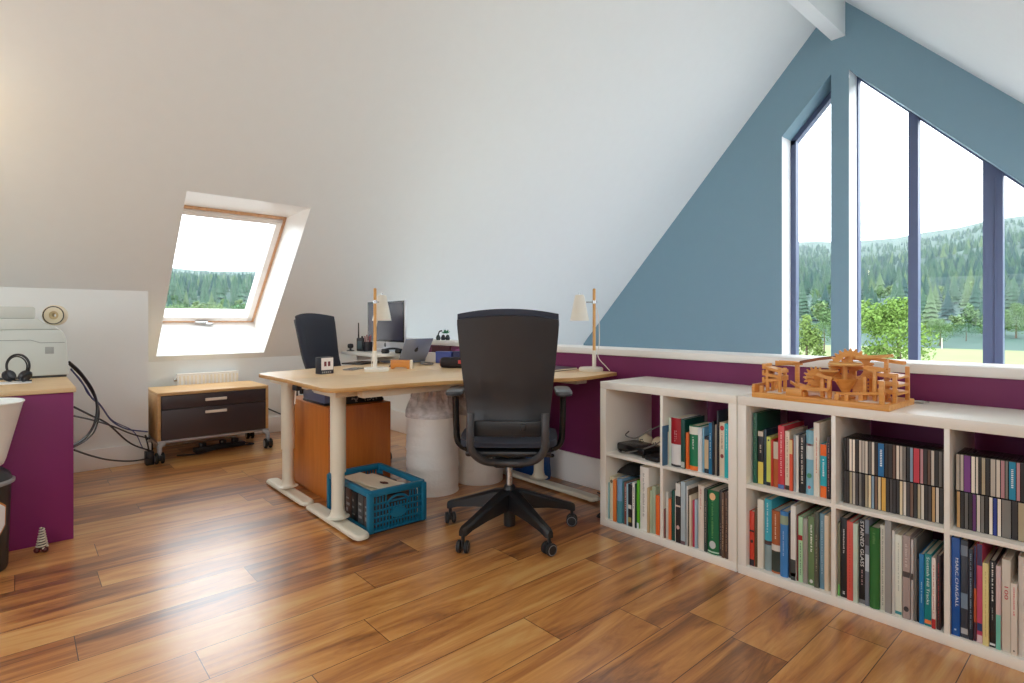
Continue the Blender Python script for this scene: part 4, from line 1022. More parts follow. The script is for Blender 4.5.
shelf_of_books(U2, 1, 0, LB + ' bottom second bay', [
    (836.5, 839.7, 523, (128, 130, 104), 'patterned grey-green book', [('band', 0.0, 0.16, (110, 180, 96))]),
    (840, 846.8, 518.5, (24, 24, 26), 'black book with white title', [('dash', (200, 200, 200), 0.55, 0.86, 0.3), ('dash', (200, 200, 200), 0.02, 0.08, 0.5)]),
    (847, 853.2, 521.7, (214, 92, 80), 'coral red book', [('dash', (196, 70, 60), 0.1, 0.9, 0.3)]),
    (853.4, 858, 524, (196, 214, 198), 'pale green book', []),
    (858.2, 864.8, 520, (22, 22, 24), 'black art book with bold white capitals', [('text', 'STAINED GLASS', (236, 236, 234), 0.44, 0.98, 0.74), ('dash', (190, 150, 150), 0.2, 0.40, 0.3), ('band', 0.0, 0.05, (120, 120, 120))]),
    (865, 869.3, 520, (116, 124, 138), 'grey photographic book', [('band', 0.4, 0.6, (190, 200, 210)), ('band', 0.7, 0.84, (60, 64, 72))]),
    (869.5, 879.4, 528, (48, 112, 54), 'thick green cloth book', [('dash', (90, 140, 80), 0.8, 0.94, 0.4)]),
    (879.6, 884.6, 525.7, (214, 214, 200), 'cream finely lined book', [('dash', (160, 160, 150), 0.05, 0.95, 0.4)]),
    (884.8, 891.6, 520, (152, 152, 150), 'plain grey box file', []),
    (891.8, 895, 531, (206, 206, 202), 'pale grey book', []),
    (895.2, 902.2, 535, (222, 228, 216), 'mint white book with faint title', [('dash', (180, 190, 180), 0.3, 0.9, 0.2), ('band', 0.03, 0.07, (60, 150, 160))]),
    (902.4, 910.2, 536, (168, 152, 148), 'pinkish grey photographic book', [('disc', 0.12, 0.34, (60, 54, 56)), ('band', 0.5, 0.57, (70, 64, 64)), ('dash', (200, 190, 186), 0.6, 0.9, 0.5)]),
    (910.4, 913.3, 540, (188, 184, 182), 'thin white and black book', [('band', 0.5, 0.58, (50, 48, 48))]),
    (913.5, 916.3, 538.6, (112, 110, 106), 'dark grey book', []),
    (916.5, 918.7, 560, (24, 22, 24), 'thin black book', []),
    (918.9, 924, 554.6, (22, 118, 176), 'blue guide book', [('dash', (150, 200, 226), 0.3, 0.6, 0.3)]),
    (924.2, 931.4, 554.6, (10, 132, 136), 'teal guide book with an orange square', [('text', 'Scottish Hill Tracks', (222, 240, 238), 0.30, 0.96, 0.55), ('band', 0.03, 0.09, (238, 126, 66))]),
    (931.8, 936.3, 558, (226, 216, 210), 'white and red book', [('band', 0.0, 0.14, (176, 40, 44)), ('dash', (190, 60, 60), 0.2, 0.9, 0.2)]),
    (936.5, 940.6, 556, (60, 40, 42), 'dark maroon book', [('dash', (200, 60, 60), 0.1, 0.9, 0.2)])], 6)
shelf_of_books(U2, 2, 0, LB + ' bottom third bay', [
    (951, 960.2, 538, (16, 82, 160), 'broad blue art book with white capitals', [('text', 'MARC CHAGALL', (236, 240, 244), 0.30, 0.80, 0.46, 0.64), ('dash', (130, 180, 226), 0.36, 0.78, 0.14), ('dash', (190, 210, 236), 0.03, 0.07, 0.5)]),
    (960.4, 968, 541, (54, 60, 72), 'black and grey picture book', [('band', 0.3, 0.46, (120, 140, 160)), ('band', 0.84, 0.95, (120, 134, 150)), ('band', 0.04, 0.1, (180, 180, 180))]),
    (968.2, 973.2, 549.7, (26, 34, 48), 'black-blue book', [('dash', (130, 150, 170), 0.1, 0.95, 0.4)]),
    (973.4, 976.4, 546, (196, 92, 56), 'flame coloured book', [('band', 0.55, 1.0, (40, 44, 84)), ('band', 0.0, 0.2, (70, 30, 50))]),
    (976.6, 982.4, 544.8, (196, 74, 110), 'purple and pink book', [('band', 0.78, 1.0, (66, 58, 96)), ('band', 0.12, 0.2, (40, 60, 110)), ('band', 0.0, 0.08, (226, 196, 200))]),
    (982.6, 989, 563.5, (226, 212, 146), 'pale yellow book', [('dash', (190, 170, 110), 0.1, 0.9, 0.2)]),
    (989.2, 995.6, 561.6, (24, 22, 24), 'black book with white title', [('dash', (230, 230, 226), 0.5, 0.98, 0.34), ('dash', (170, 170, 170), 0.3, 0.46, 0.2), ('band', 0.02, 0.05, (226, 226, 226))]),
    (995.8, 1001.2, 566.5, (214, 186, 186), 'pink book with mint foot', [('band', 0.0, 0.42, (116, 196, 178))]),
    (1001.5, 1010.6, 560.6, (216, 208, 194), 'stout cream book with large numerals', [('text', '100', (196, 60, 70), 0.58, 0.72, 0.62)]),
    (1010.9, 1017.5, 584, (226, 216, 204), 'low cream book with red title', [('dash', (214, 110, 110), 0.55, 0.95, 0.3), ('disc', 0.06, 0.16, (120, 110, 100))]),
    (1018, 1032, 558.6, (220, 214, 206), 'thick white book', [('dash', (120, 100, 110), 0.35, 0.6, 0.2)]),
    (1033, 1042, 556, (90, 120, 130), 'grey-blue book', [])], 7)
# ---- compact discs in two tiers
CDH, CDD = 0.1245, 0.142
CDB = mat('cd_case_black', (34, 33, 34), 0.2, var=0.1)
def cd(X0, w, z0, color, label, group, mark=None):
    o = MB(); o.box((0, 0.0006, 0), (w, CDD, CDH), 0.0007)
    b = o.build('cd_case', CDB, None, (X0, 2.398 + random.uniform(-0.002, 0.002), z0))
    o = MB(); o.box((0.0011, 0, 0.0016), (w - 0.0011, 0.0012, CDH - 0.0016)); o.build('spine_card', cm(color), b, smooth=False)
    if mark:
        o = MB(); z = CDH * 0.8; random.seed(len(label))
        while z > CDH * 0.3:
            L = random.uniform(0.002, 0.005); o.box((w * 0.35, -0.0004, z - L), (w * 0.65, 0.0004, z)); z -= L + 0.0025
        o.build('title_lettering', cm(mark), b, smooth=False)
    return tag(b, label, 'cd', group)
NAMES = {'k': ((44, 42, 44), 'black'), 'w': ((222, 216, 204), 'white'), 'c': ((206, 192, 160), 'cream'), 'g': ((120, 118, 114), 'grey'), 'd': ((72, 66, 66), 'dark grey'), 'b': ((20, 104, 160), 'blue'),
         'r': ((206, 66, 82), 'red'), 'n': ((110, 84, 70), 'brown'), 't': ((64, 150, 160), 'teal'), 'p': ((200, 150, 156), 'pink'), 'v': ((112, 60, 128), 'purple'), 'l': ((140, 168, 190), 'pale blue'), 'y': ((214, 170, 84), 'amber'), 'o': ((196, 160, 110), 'tan'), 'a': ((24, 156, 200), 'cyan'), 'i': ((38, 60, 150), 'royal blue')}
def cds(u, col, tier, seq, place, xstart=None):
    x0, x1, z, zt = comp(u, col, 1); X = (x0 + 0.012) if xstart is None else xstart
    z += 0.0005 + tier * (CDH + 0.002); k = 0
    for tok in seq.split():
        c = tok[0]; w = float(tok[1:]) / 1000 if len(tok) > 1 else 0.0102
        if X + w > x1 - 0.002: break
        random.seed(k * 7 + tier)
        colr, nm = NAMES[c]; j = random.uniform(0.85, 1.12); colr = tuple(int(max(0, min(250, v * j))) for v in colr)
        lab = 'cd case with %s spine, %s from desk end of %s' % (nm, ORD[min(k, len(ORD) - 1)], place)
        cd(X, w, z, colr, lab, 'cds in the ' + place, (225, 235, 240) if tok in ('b21', 'a18') else None)
        X += w + 0.0004; k += 1
cds(U2, 1, 0, 'k k c w d g k c c l n c y15 k d k k c w d n k c w k d o w k n d p', 'lower tier, second compartment')
cds(U2, 1, 1, 'k d w w k w w w g w k b21 k k14 n w w g k l r19 p k n w k g d w k t16 v k', 'upper tier, second compartment')
cds(U2, 2, 0, 'o k g k v w g k w i w g24 k15 c20 i24 k w g k', 'lower tier, third compartment', comp(U2, 2, 1)[0] + 0.010)
cds(U2, 2, 1, 'w11 w10 v19 w11 w8 k6 c11 k11 w14 w11 p11 g8 a18 p10 k13 w12 p k d w g k', 'upper tier, third compartment', comp(U2, 2, 1)[0] + 0.008)

# ---- things in the near upper compartment of the small bookcase
x0, x1, z, zt = comp(U1, 0, 1)
r = thing('wireless_router', 'flat black box with a loose grey cable in the small bookcase', 'router', (x0 + 0.125, 2.475, z + 0.0005), math.radians(-8))
m = MB(); m.box((-0.098, -0.07, 0.006), (0.098, 0.07, 0.05), 0.012); m.build('case', BLACKS, r)
m = MB()
for sx in (-1, 1):
    for sy in (-1, 1): m.lathe([(0, 0), (0.01, 0), (0.01, 0.008), (0, 0.008)], (sx * 0.085, sy * 0.055, 0), 12)
m.build('foot', BLACK, r)
m = MB(); m.box((-0.035, -0.045, 0.0), (0.05, 0.045, 0.026), 0.008); m.build('power_adapter', BLACK, None, (x0 + 0.268, 2.415, z + 0.0005), (0, 0, -0.1)); tag(bpy.data.objects['power_adapter'], 'black power adapter lying before the flat black box in the small bookcase', 'adapter')
m = MB(); pts = spline([(x0 + 0.03, 2.42, z + 0.008), (x0 + 0.07, 2.40, z + 0.006), (x0 + 0.16, 2.40, z + 0.03), (x0 + 0.26, 2.42, z + 0.075), (x0 + 0.30, 2.50, z + 0.13), (x0 + 0.24, 2.55, z + 0.16), (x0 + 0.16, 2.52, z + 0.12), (x0 + 0.10, 2.48, z + 0.075), (x0 + 0.05, 2.46, z + 0.085), (x0 + 0.04, 2.50, z + 0.10)], 8)
m.tube(pts, 0.0036, 8); m.build('cable', mat('grey_cable', (112, 108, 104), 0.5), None); tag(bpy.data.objects['cable'], 'looped grey cable over the flat black box in the small bookcase', 'cable')
for k, (dx, dy, dz, lab) in enumerate(((-1.82 - x0, 2.592, 0.0005, 'cream round mesh wifi puck behind the black box, nearer the desk'), (-1.722 - x0, 2.575, 0.0005, 'cream round mesh wifi puck beside the blue book'))):
    r = thing('round_speaker', lab.replace('mesh wifi puck', 'ball-shaped speaker'), 'speaker', (x0 + dx, dy, z + dz))
    m = MB(); m.lathe([(0, 0.0)] + [(0.040 * math.sin(a), 0.041 - 0.041 * math.cos(a)) for a in [PI * q / 14 for q in range(1, 14)]] + [(0, 0.082)], seg=32); m.build('body', mat('cream_ball', (218, 204, 176), 0.6), r)
    m = MB()
    for q in range(5): m.lathe([(0, -0.001), (0.004, -0.001), (0.004, 0.001), (0, 0.001)], (0, 0, 0), 10, M=Matrix.Translation((0.010 * math.cos(q * 1.256), -0.0375, 0.045 + 0.010 * math.sin(q * 1.256))) @ Matrix.Rotation(PI / 2, 4, 'X'))
    m.build('speaker_holes', BLACK, r)
# black pouch on top of the lower row
x0b, _, zb, _ = comp(U1, 0, 0)
m = MB(); m.sheet(lambda u, v: Vector(((u - 0.5) * 0.11, (v - 0.5) * 0.17, 0.05 * (max(0, math.sin(u * PI)) ** 0.35) * (max(0, math.sin(v * PI)) ** 0.35))), 20, 20)
m.box((-0.052, -0.082, 0.0), (0.052, 0.082, 0.004), 0.001)
o = m.build('pouch', mat('black_pouch', (26, 26, 28), 0.8, bump=0.3, bscale=80), None, (on_y(635, 470, 2.5).x, 2.50, zb + 0.243)); tag(o, 'soft black pouch lying on top of the books in the small bookcase', 'pouch')
# ================================================================== wooden marble run on the long bookcase
MR = wood('marble_run_wood', (214, 146, 70), (236, 178, 100), 'X', 0.4, 8)
MRP = wood('marble_run_pale', (222, 164, 92), (236, 188, 120), 'X', 0.45, 8)
r = thing('marble_run', 'honey coloured wooden marble run with gear wheels on the long white bookcase', 'marble run', (-1.118, 2.362, 0.7702), math.radians(-2))
def part(name, fn, m_=None, parent=None):
    m = MB(); fn(m); return m.build(name, m_ or MR, parent or r, angle=40)
part('base_board', lambda m: m.box((0, 0, 0), (0.51, 0.29, 0.022), 0.002))
def fence(m):
    m.box((0.0, 0.0, 0.022), (0.012, 0.08, 0.045)); m.box((0.03, 0.008, 0.022), (0.045, 0.02, 0.05)); m.box((0.0, 0.005, 0.045), (0.012, 0.10, 0.055)); m.box((0.0, 0.2, 0.022), (0.014, 0.215, 0.058)); m.box((0.0, 0.09, 0.05), (0.012, 0.23, 0.06))
part('start_fence', fence)
def tower(m):
    for x in (0.036, 0.088):
        for y in (0.05, 0.098): m.box((x, y, 0.022), (x + 0.012, y + 0.012, 0.125), 0.001)
    for z, dz in ((0.062, -0.012), (0.092, 0.010), (0.120, 0.014)):
        m.prism([(0.026, z), (0.104, z - dz), (0.104, z - dz + 0.012), (0.026, z + 0.012)], 0.046, 0.114, 'y')
        m.box((0.024, 0.042, z), (0.032, 0.118, z + 0.022), 0.001)
part('block_tower', tower)
def post(m):
    m.box((0.108, 0.165, 0.022), (0.123, 0.18, 0.150), 0.001); m.prism([(0.03, 0.128), (0.13, 0.138), (0.13, 0.146), (0.03, 0.136)], 0.15, 0.192, 'y'); m.box((0.03, 0.15, 0.134), (0.13, 0.155, 0.150)); m.box((0.03, 0.187, 0.134), (0.13, 0.192, 0.150))
part('post_with_chute', post)
part('trap_box', lambda m: (m.box((0.142, 0.004, 0.022), (0.205, 0.055, 0.05), 0.002), m.box((0.205, 0.012, 0.022), (0.213, 0.048, 0.04), 0.001)))
def gear(m, c, rad, teeth, thick, spokes=0, ry=0.0, tooth=0.011, hub=0.012, axis_tilt=0.0):
    o = bmesh.new(); n = teeth * 4; pts = []
    for k in range(n):
        rr = rad if k % 4 in (0, 1) else rad - tooth; a = 2 * PI * (k - 0.5) / n; pts.append((rr * math.cos(a), rr * math.sin(a)))
    inner = rad - tooth - 0.022
    M = Matrix.Translation(c) @ Matrix.Rotation(ry, 4, 'Z') @ Matrix.Rotation(PI / 2 + axis_tilt, 4, 'X')
    f = []; b = []; fi = []; bi = []
    for k in range(n):
        a = 2 * PI * (k - 0.5) / n; ci, si = inner * math.cos(a), inner * math.sin(a)
        f.append(o.verts.new((*pts[k], thick / 2))); b.append(o.verts.new((*pts[k], -thick / 2))); fi.append(o.verts.new((ci, si, thick / 2))); bi.append(o.verts.new((ci, si, -thick / 2)))
    for k in range(n):
        q = (k + 1) % n
        o.faces.new((f[k], f[q], b[q], b[k])); o.faces.new((f[k], fi[k], fi[q], f[q])); o.faces.new((b[k], b[q], bi[q], bi[k])); o.faces.new((fi[k], bi[k], bi[q], fi[q]))
    bmesh.ops.recalc_face_normals(o, faces=o.faces); m._merge(o, M)
    m.lathe([(0, -thick * 0.8), (hub, -thick * 0.8), (hub, thick * 0.8), (0, thick * 0.8)], seg=20, M=M)
    for k in range(spokes):
        a = k * 2 * PI / spokes; R = Matrix.Rotation(a, 4, 'Z')
        m.box((hub * 0.6, -0.006, -thick * 0.4), (inner + 0.004, 0.006, thick * 0.4), M=M @ R)
part('large_gear', lambda m: gear(m, (0.325, 0.17, 0.138), 0.078, 24, 0.012, 4, math.radians(18)))
part('large_gear', lambda m: gear(m, (0.335, 0.195, 0.135), 0.066, 20, 0.012, 3, math.radians(18)))
part('small_gear', lambda m: gear(m, (0.214, 0.115, 0.092), 0.046, 16, 0.012, 4, math.radians(30)))
part('small_gear', lambda m: gear(m, (0.375, 0.12, 0.075), 0.036, 14, 0.010, 3, math.radians(25)))
part('flat_gear', lambda m: gear(m, (0.205, 0.105, 0.050), 0.044, 18, 0.012, 4, 0, axis_tilt=PI / 2))
part('axle', lambda m: m.tube([(0.29, 0.06, 0.138), (0.355, 0.27, 0.138)], 0.005, 12), MRP)
part('axle', lambda m: m.tube([(0.19, 0.075, 0.092), (0.275, 0.22, 0.092)], 0.005, 12), MRP)
part('bowl', lambda m: m.lathe([(0, 0.104), (0.010, 0.105), (0.032, 0.124), (0.036, 0.126), (0.034, 0.130), (0.010, 0.112), (0, 0.111)], (0.280, 0.075, 0.0), 28), MRP)
part('dish_disc', lambda m: m.lathe([(0, 0.150), (0.058, 0.150), (0.062, 0.155), (0.058, 0.160), (0.05, 0.157), (0, 0.156)], (0.328, 0.11, 0.0), 30), MRP)
part('dish_disc', lambda m: m.lathe([(0, 0.022), (0.036, 0.022), (0.038, 0.03), (0.012, 0.034), (0.010, 0.15), (0, 0.15)], (0.325, 0.11, 0.0), 24))
part('funnel', lambda m: m.lathe([(0.01, 0.052), (0.04, 0.10), (0.043, 0.10), (0.014, 0.048), (0.01, 0.052)], (0.335, 0.09, 0.0), 24))
for x, y, h in ((0.255, 0.055, 0.095), (0.285, 0.045, 0.10), (0.262, 0.25, 0.145), (0.365, 0.25, 0.145), (0.21, 0.235, 0.10), (0.395, 0.09, 0.11), (0.30, 0.26, 0.15)): part('support_post', lambda m: m.box((x, y, 0.022), (x + 0.013, y + 0.013, h), 0.001))
def rail(pts, w=0.016):
    def f(m):
        P = [Vector(p) for p in pts]
        for a, b in zip(P, P[1:]):
            d = b - a; L = d.length; X = d.normalized(); Y = Vector((0, 0, 1)).cross(X).normalized(); Z = X.cross(Y)
            M = Matrix(((X.x, Y.x, Z.x, a.x), (X.y, Y.y, Z.y, a.y), (X.z, Y.z, Z.z, a.z), (0, 0, 0, 1)))
            m.box((0, -w / 2, 0), (L, w / 2, 0.004), M=M); m.box((0, -w / 2 - 0.004, 0), (L, -w / 2, 0.012), M=M); m.box((0, w / 2, 0), (L, w / 2 + 0.004, 0.012), M=M)
    return f
part('marble_rail', rail([(0.19, 0.03, 0.05), (0.24, 0.03, 0.047), (0.30, 0.028, 0.05)]))
part('marble_rail', rail([(0.245, 0.05, 0.108), (0.30, 0.055, 0.092), (0.33, 0.08, 0.082)]))
part('marble_rail', rail([(0.35, 0.17, 0.175), (0.43, 0.16, 0.182), (0.475, 0.15, 0.187)]), MRP)
part('marble_rail', rail([(0.36, 0.22, 0.172), (0.50, 0.21, 0.158)]))
part('marble_rail', rail([(0.40, 0.10, 0.142), (0.475, 0.09, 0.136)]))
part('marble_rail', rail([(0.12, 0.12, 0.060), (0.16, 0.075, 0.055), (0.215, 0.045, 0.05)]))
part('marble_rail', rail([(0.13, 0.172, 0.142), (0.20, 0.19, 0.160), (0.28, 0.20, 0.172)], 0.010), wood('marble_run_dark', (120, 66, 34), (150, 86, 46), 'X', 0.4, 8))
def curve_fence(m):
    P = [Vector(p) for p in spline([(0.33, 0.012, 0.052), (0.38, 0.03, 0.055), (0.43, 0.03, 0.06), (0.468, 0.02, 0.066), (0.495, 0.015, 0.07)], 5)]
    for a, b in zip(P, P[1:]): m.prism([(a.x, a.y), (b.x, b.y), (b.x, b.y + 0.006), (a.x, a.y + 0.006)], a.z - 0.01, a.z, 'z')
    for x, y, h in ((0.325, 0.008, 0.045), (0.356, 0.016, 0.045), (0.475, 0.008, 0.108), (0.395, 0.045, 0.05)): m.box((x, y, 0.022), (x + 0.016, y + 0.013, h), 0.001)
part('curved_fence', curve_fence)
def frame(m):
    for x, y, h in ((0.43, 0.085, 0.14), (0.445, 0.16, 0.18), (0.495, 0.085, 0.125), (0.495, 0.23, 0.15), (0.43, 0.23, 0.14), (0.463, 0.045, 0.095)): m.box((x, y, 0.022), (x + 0.013, y + 0.013, h), 0.001)
    for z in (0.058, 0.088, 0.118): m.prism([(0.425, z), (0.51, z - 0.008), (0.51, z - 0.001), (0.425, z + 0.007)], 0.1, 0.235, 'y'); m.box((0.425, 0.098, z), (0.51, 0.102, z + 0.012))
    m.box((0.415, 0.08, 0.135), (0.47, 0.10, 0.141))
part('stair_frame', frame)
part('floor_tray', lambda m: m.box((0.40, 0.03, 0.0222), (0.49, 0.08, 0.0245)), mat('tray_white', (236, 228, 214), 0.4)); part('floor_tray', lambda m: m.box((0.05, 0.03, 0.0222), (0.115, 0.16, 0.0245)), mat('tray_white', (236, 228, 214)))
m = MB(); m.tube([(0, 0, 0.007), (0.03, 0.004, 0.007)], 0.006, 12); m.tube([(0.03, 0.004, 0.007), (0.05, 0.01, 0.007)], 0.003, 8)
p = on_z(900, 401, 0.77); o = m.build('usb_stick', CHROME, None, (-0.605, 2.66, 0.7702), (0, 0, 0.4)); tag(o, 'small metal plug lying behind the marble run on the long bookcase', 'plug')

# ================================================================== things on the desks
LAMPW = mat('lamp_white', (232, 228, 216), 0.4, var=0.02)
LAMPWOOD = wood('lamp_wood', (206, 152, 84), (222, 174, 108), 'Z', 0.4, 6)
def lamp(label, loc, dirz, cable_pts=None, tilt=0.0):
    r = thing('desk_lamp', label, 'lamp', loc, dirz)
    m = MB(); m.lathe([(0, 0), (0.074, 0), (0.076, 0.004), (0.076, 0.018), (0.070, 0.024), (0, 0.026)], seg=44); m.build('base', LAMPW, r)
    m = MB(); m.lathe([(0, 0.025), (0.013, 0.025), (0.013, 0.125), (0.011, 0.13), (0, 0.13)], (0.02, 0, 0), 20); m.build('lower_stem', LAMPW, r)
    m = MB(); m.lathe([(0, 0.128), (0.0095, 0.128), (0.0095, 0.515), (0.007, 0.52), (0, 0.52)], (0.02, 0, 0), 20); m.build('pole', LAMPWOOD, r)
    m = MB(); m.tube([(0.038, 0, 0.435), (-0.03, 0, 0.435)], 0.004, 10); m.lathe([(0.0098, 0.425), (0.0125, 0.425), (0.0125, 0.445), (0.0098, 0.445), (0.0098, 0.425)], (0.02, 0, 0), 20); m.build('arm_clamp', CHROME, r)
    M = Matrix.Translation((-0.072, 0, 0.395)) @ Matrix.Rotation(tilt, 4, 'Y')
    m = MB(); m.lathe([(0.0, 0.086), (0.024, 0.085), (0.030, 0.078), (0.060, -0.078), (0.0575, -0.078), (0.028, 0.074), (0.022, 0.08), (0, 0.081)], seg=40, M=M); sh = m.build('shade', LAMPW, r)
    m = MB(); m.lathe([(0, 0.084), (0.006, 0.084), (0.006, 0.098), (0, 0.098)], seg=14, M=M); m.build('switch_knob', CHROME, sh)
    m = MB(); m.lathe([(0, 0.06), (0.014, 0.06), (0.016, 0.02), (0.026, -0.01), (0.028, -0.03), (0.018, -0.052), (0, -0.058)], seg=20, M=M); m.build('bulb', mat('bulb_white', (245, 243, 236), 0.3), sh)
    if cable_pts:
        inv = Matrix.Translation(loc) @ Matrix.Rotation(dirz, 4, 'Z'); inv = inv.inverted()
        m = MB(); m.tube([inv @ p for p in spline(cable_pts, 8)], 0.0028, 8); m.build('cord', mat('white_cord', (232, 226, 214), 0.5), r)
    return r
lp = on_z(591, 371, DT); lp = Vector((lp.x, lp.y, DT + 0.0004))
lamp('white and wood desk lamp at the end of the desk by the plum half wall', lp, YAW, [lp + Vector((0.02, 0.0, 0.40)) + RT * 0.02, lp + RT * 0.05 + Vector((0, 0, 0.32)), lp + RT * 0.052 + Vector((0, 0, 0.18)), lp + RT * 0.045 + Vector((0, 0, 0.09)), lp + RT * 0.09 + FW * -0.03 + Vector((0, 0, 0.03)), lp + RT * 0.11 - FW * 0.05 + Vector((0, 0, 0.006))])
lq = on_z(376.5, 371.3, DT); lq = Vector((lq.x, lq.y, DT + 0.0004))
lamp('white and wood desk lamp standing on the far desk before the computer screen', lq, YAW - math.radians(104), [lq + FW * 0.07 + Vector((0, 0, 0.40)), lq + FW * 0.06 - RT * 0.03 + Vector((0, 0, 0.18)), lq + FW * 0.05 - RT * 0.045 + Vector((0, 0, 0.03)), lq + FW * 0.09 - RT * 0.05 + Vector((0, 0, 0.004))])

# low white riser and the desktop computer
c = at_d(386, 330, 4.3)
r = thing('monitor_riser', 'low white shelf raising the desktop computer above the far desk', 'riser', (-4.02, 2.15, DT))
m = MB(); m.box((-0.21, -0.22, 0.052), (0.34, 0.17, 0.074), 0.004); m.build('board', LAM, r)
for x in (-0.185, 0.06):
    m = MB(); m.box((x - 0.012, -0.10, 0.0), (x + 0.012, 0.15, 0.0515), 0.002); m.build('leg', LAM, r)
RZZ = DT + 0.0744
r = thing('desktop_computer', 'all-in-one desktop computer with a dark screen on the white riser', 'computer', (-4.03, 2.21, RZZ), math.radians(2))
m = MB(); m.box((-0.28, 0, 0.02), (0.28, 0.02, 0.40), 0.006); m.build('housing', mat('silver_alu', (206, 208, 214), 0.3, 0.4), r)
m = MB(); m.box((-0.276, -0.0015, 0.075), (0.276, 0.001, 0.396)); m.build('bezel', BLACKS, r)
m = MB(); m.box((-0.262, -0.0025, 0.088), (0.262, -0.0014, 0.384)); m.build('screen', mat('dark_screen', (50, 48, 66), 0.25, spec=0.5), r)
def apple(m, s, M):
    pts = [(s * (0.5 * math.cos(a)), s * (0.55 * math.sin(a) - 0.06 * math.cos(2 * a))) for a in [2 * PI * k / 28 for k in range(28)]]
    pts = [(x, z) if (x - 0.62 * s) ** 2 + (z - 0.05 * s) ** 2 > (0.24 * s) ** 2 else (0.62 * s - math.sqrt(max(0, (0.24 * s) ** 2 - (z - 0.05 * s) ** 2)), z) for x, z in pts]
    m.prism(pts, -0.0006, 0.0004, 'y', M=M); m.prism([(0.0, 0.56 * s), (0.16 * s, 0.66 * s), (0.2 * s, 0.9 * s), (0.04 * s, 0.78 * s)], -0.0006, 0.0004, 'y', M=M)
m = MB(); apple(m, 0.03, Matrix.Translation((0, -0.0006, 0.047))); m.build('fruit_logo', mat('logo_dark', (40, 40, 44), 0.3), r)
m = MB(); m.prism([(0.02, 0.20), (0.035, 0.20), (0.10, 0.012), (0.10, 0.0), (-0.08, 0.0), (-0.08, 0.008), (0.075, 0.012)], -0.09, 0.09, 'x'); m.build('stand', mat('silver_alu', (206, 208, 214)), r)
def simple(name, label, cat, loc, rz, parts, group=None):
    r = thing(name, label, cat, loc, rz, group)
    for n_, fn, mm in parts:
        m = MB(); fn(m); m.build(n_, mm, r)
    return r
p = on_z(323, 374.5, DT)
p = on_z(324, 374, DT + 0.001)
simple('calendar_block', 'small black block with a white face and dark red digits standing on the desk', 'calendar', (p.x, p.y + 0.02, DT + 0.0004), math.radians(100), [
    ('body', lambda m: m.box((-0.045, 0, 0), (0.045, 0.055, 0.10), 0.003), mat('dark_block', (36, 40, 52), 0.35)),
    ('face', lambda m: m.box((-0.040, -0.0012, 0.024), (0.040, 0.0008, 0.096)), mat('calendar_white', (236, 230, 226), 0.5)),
    ('digits', lambda m: [m.box((x, -0.002, 0.046), (x + 0.016, -0.001, 0.074)) for x in (-0.022, 0.004)], mat('digit_red', (110, 26, 40), 0.4)),
    ('footer_strip', lambda m: [m.box((x, -0.002, 0.006), (x + 0.008, -0.0002, 0.016)) for x in (-0.035, -0.022, -0.009, 0.004, 0.017)], mat('pale_print', (150, 150, 148), 0.6))])
p = on_z(353.5, 369.5, DT)
simple('phone', 'thin grey phone lying flat on the desk before the desk lamp', 'phone', (p.x, p.y, DT + 0.0004), 0.6, [('body', lambda m: m.box((-0.036, -0.074, 0), (0.036, 0.074, 0.007), 0.003), mat('phone_grey', (150, 140, 132), 0.3)), ('display', lambda m: m.box((-0.033, -0.07, 0.0068), (0.033, 0.07, 0.0076)), mat('phone_glass', (120, 112, 108), 0.15))])
p = on_z(361, 363.5, DT)
simple('tablet', 'flat black tablet lying on the far desk beside the white riser', 'tablet', (p.x, p.y, DT + 0.0004), 0.5, [('body', lambda m: m.box((-0.085, -0.12, 0), (0.085, 0.12, 0.010), 0.004), BLACK), ('display', lambda m: m.box((-0.078, -0.112, 0.0098), (0.078, 0.112, 0.0106)), BLACKS)])
p = on_z(387, 366.5, DT)
simple('computer_mouse', 'black computer mouse beside the lamp base on the far desk', 'mouse', (p.x + 0.02, p.y + 0.05, DT + 0.0004), 0.9, [('shell', lambda m: m.sheet(lambda u, v: Vector(((u - 0.5) * 0.066, (v - 0.5) * 0.11, 0.036 * (max(0, math.sin(u * PI)) ** 0.5) * (max(0, math.sin(v * PI)) ** 0.5))), 16, 16), BLACK), ('sole', lambda m: m.box((-0.03, -0.052, 0.0), (0.03, 0.052, 0.003), 0.001), BLACK)])
p = on_z(397, 369, DT)
simple('wooden_block', 'orange wooden speaker block with a pale end and arched underside on the desk', 'speaker', (p.x, p.y + 0.03, DT + 0.0004), math.radians(44), [
    ('body', lambda m: m.prism([(-0.065, 0), (-0.05, 0)] + [(x * 0.05, 0.012 * math.sqrt(max(0, 1 - x * x))) for x in (-0.8, -0.4, 0, 0.4, 0.8)] + [(0.05, 0), (0.062, 0), (0.062, 0.058), (-0.065, 0.058)], -0.022, 0.022, 'y', 0.003), wood('orange_block', (206, 130, 50), (222, 150, 70), 'X', 0.4, 8)),
    ('end_cap', lambda m: m.box((0.0625, -0.022, 0.0), (0.075, 0.022, 0.058), 0.003), mat('pale_cap', (240, 228, 206), 0.5))])
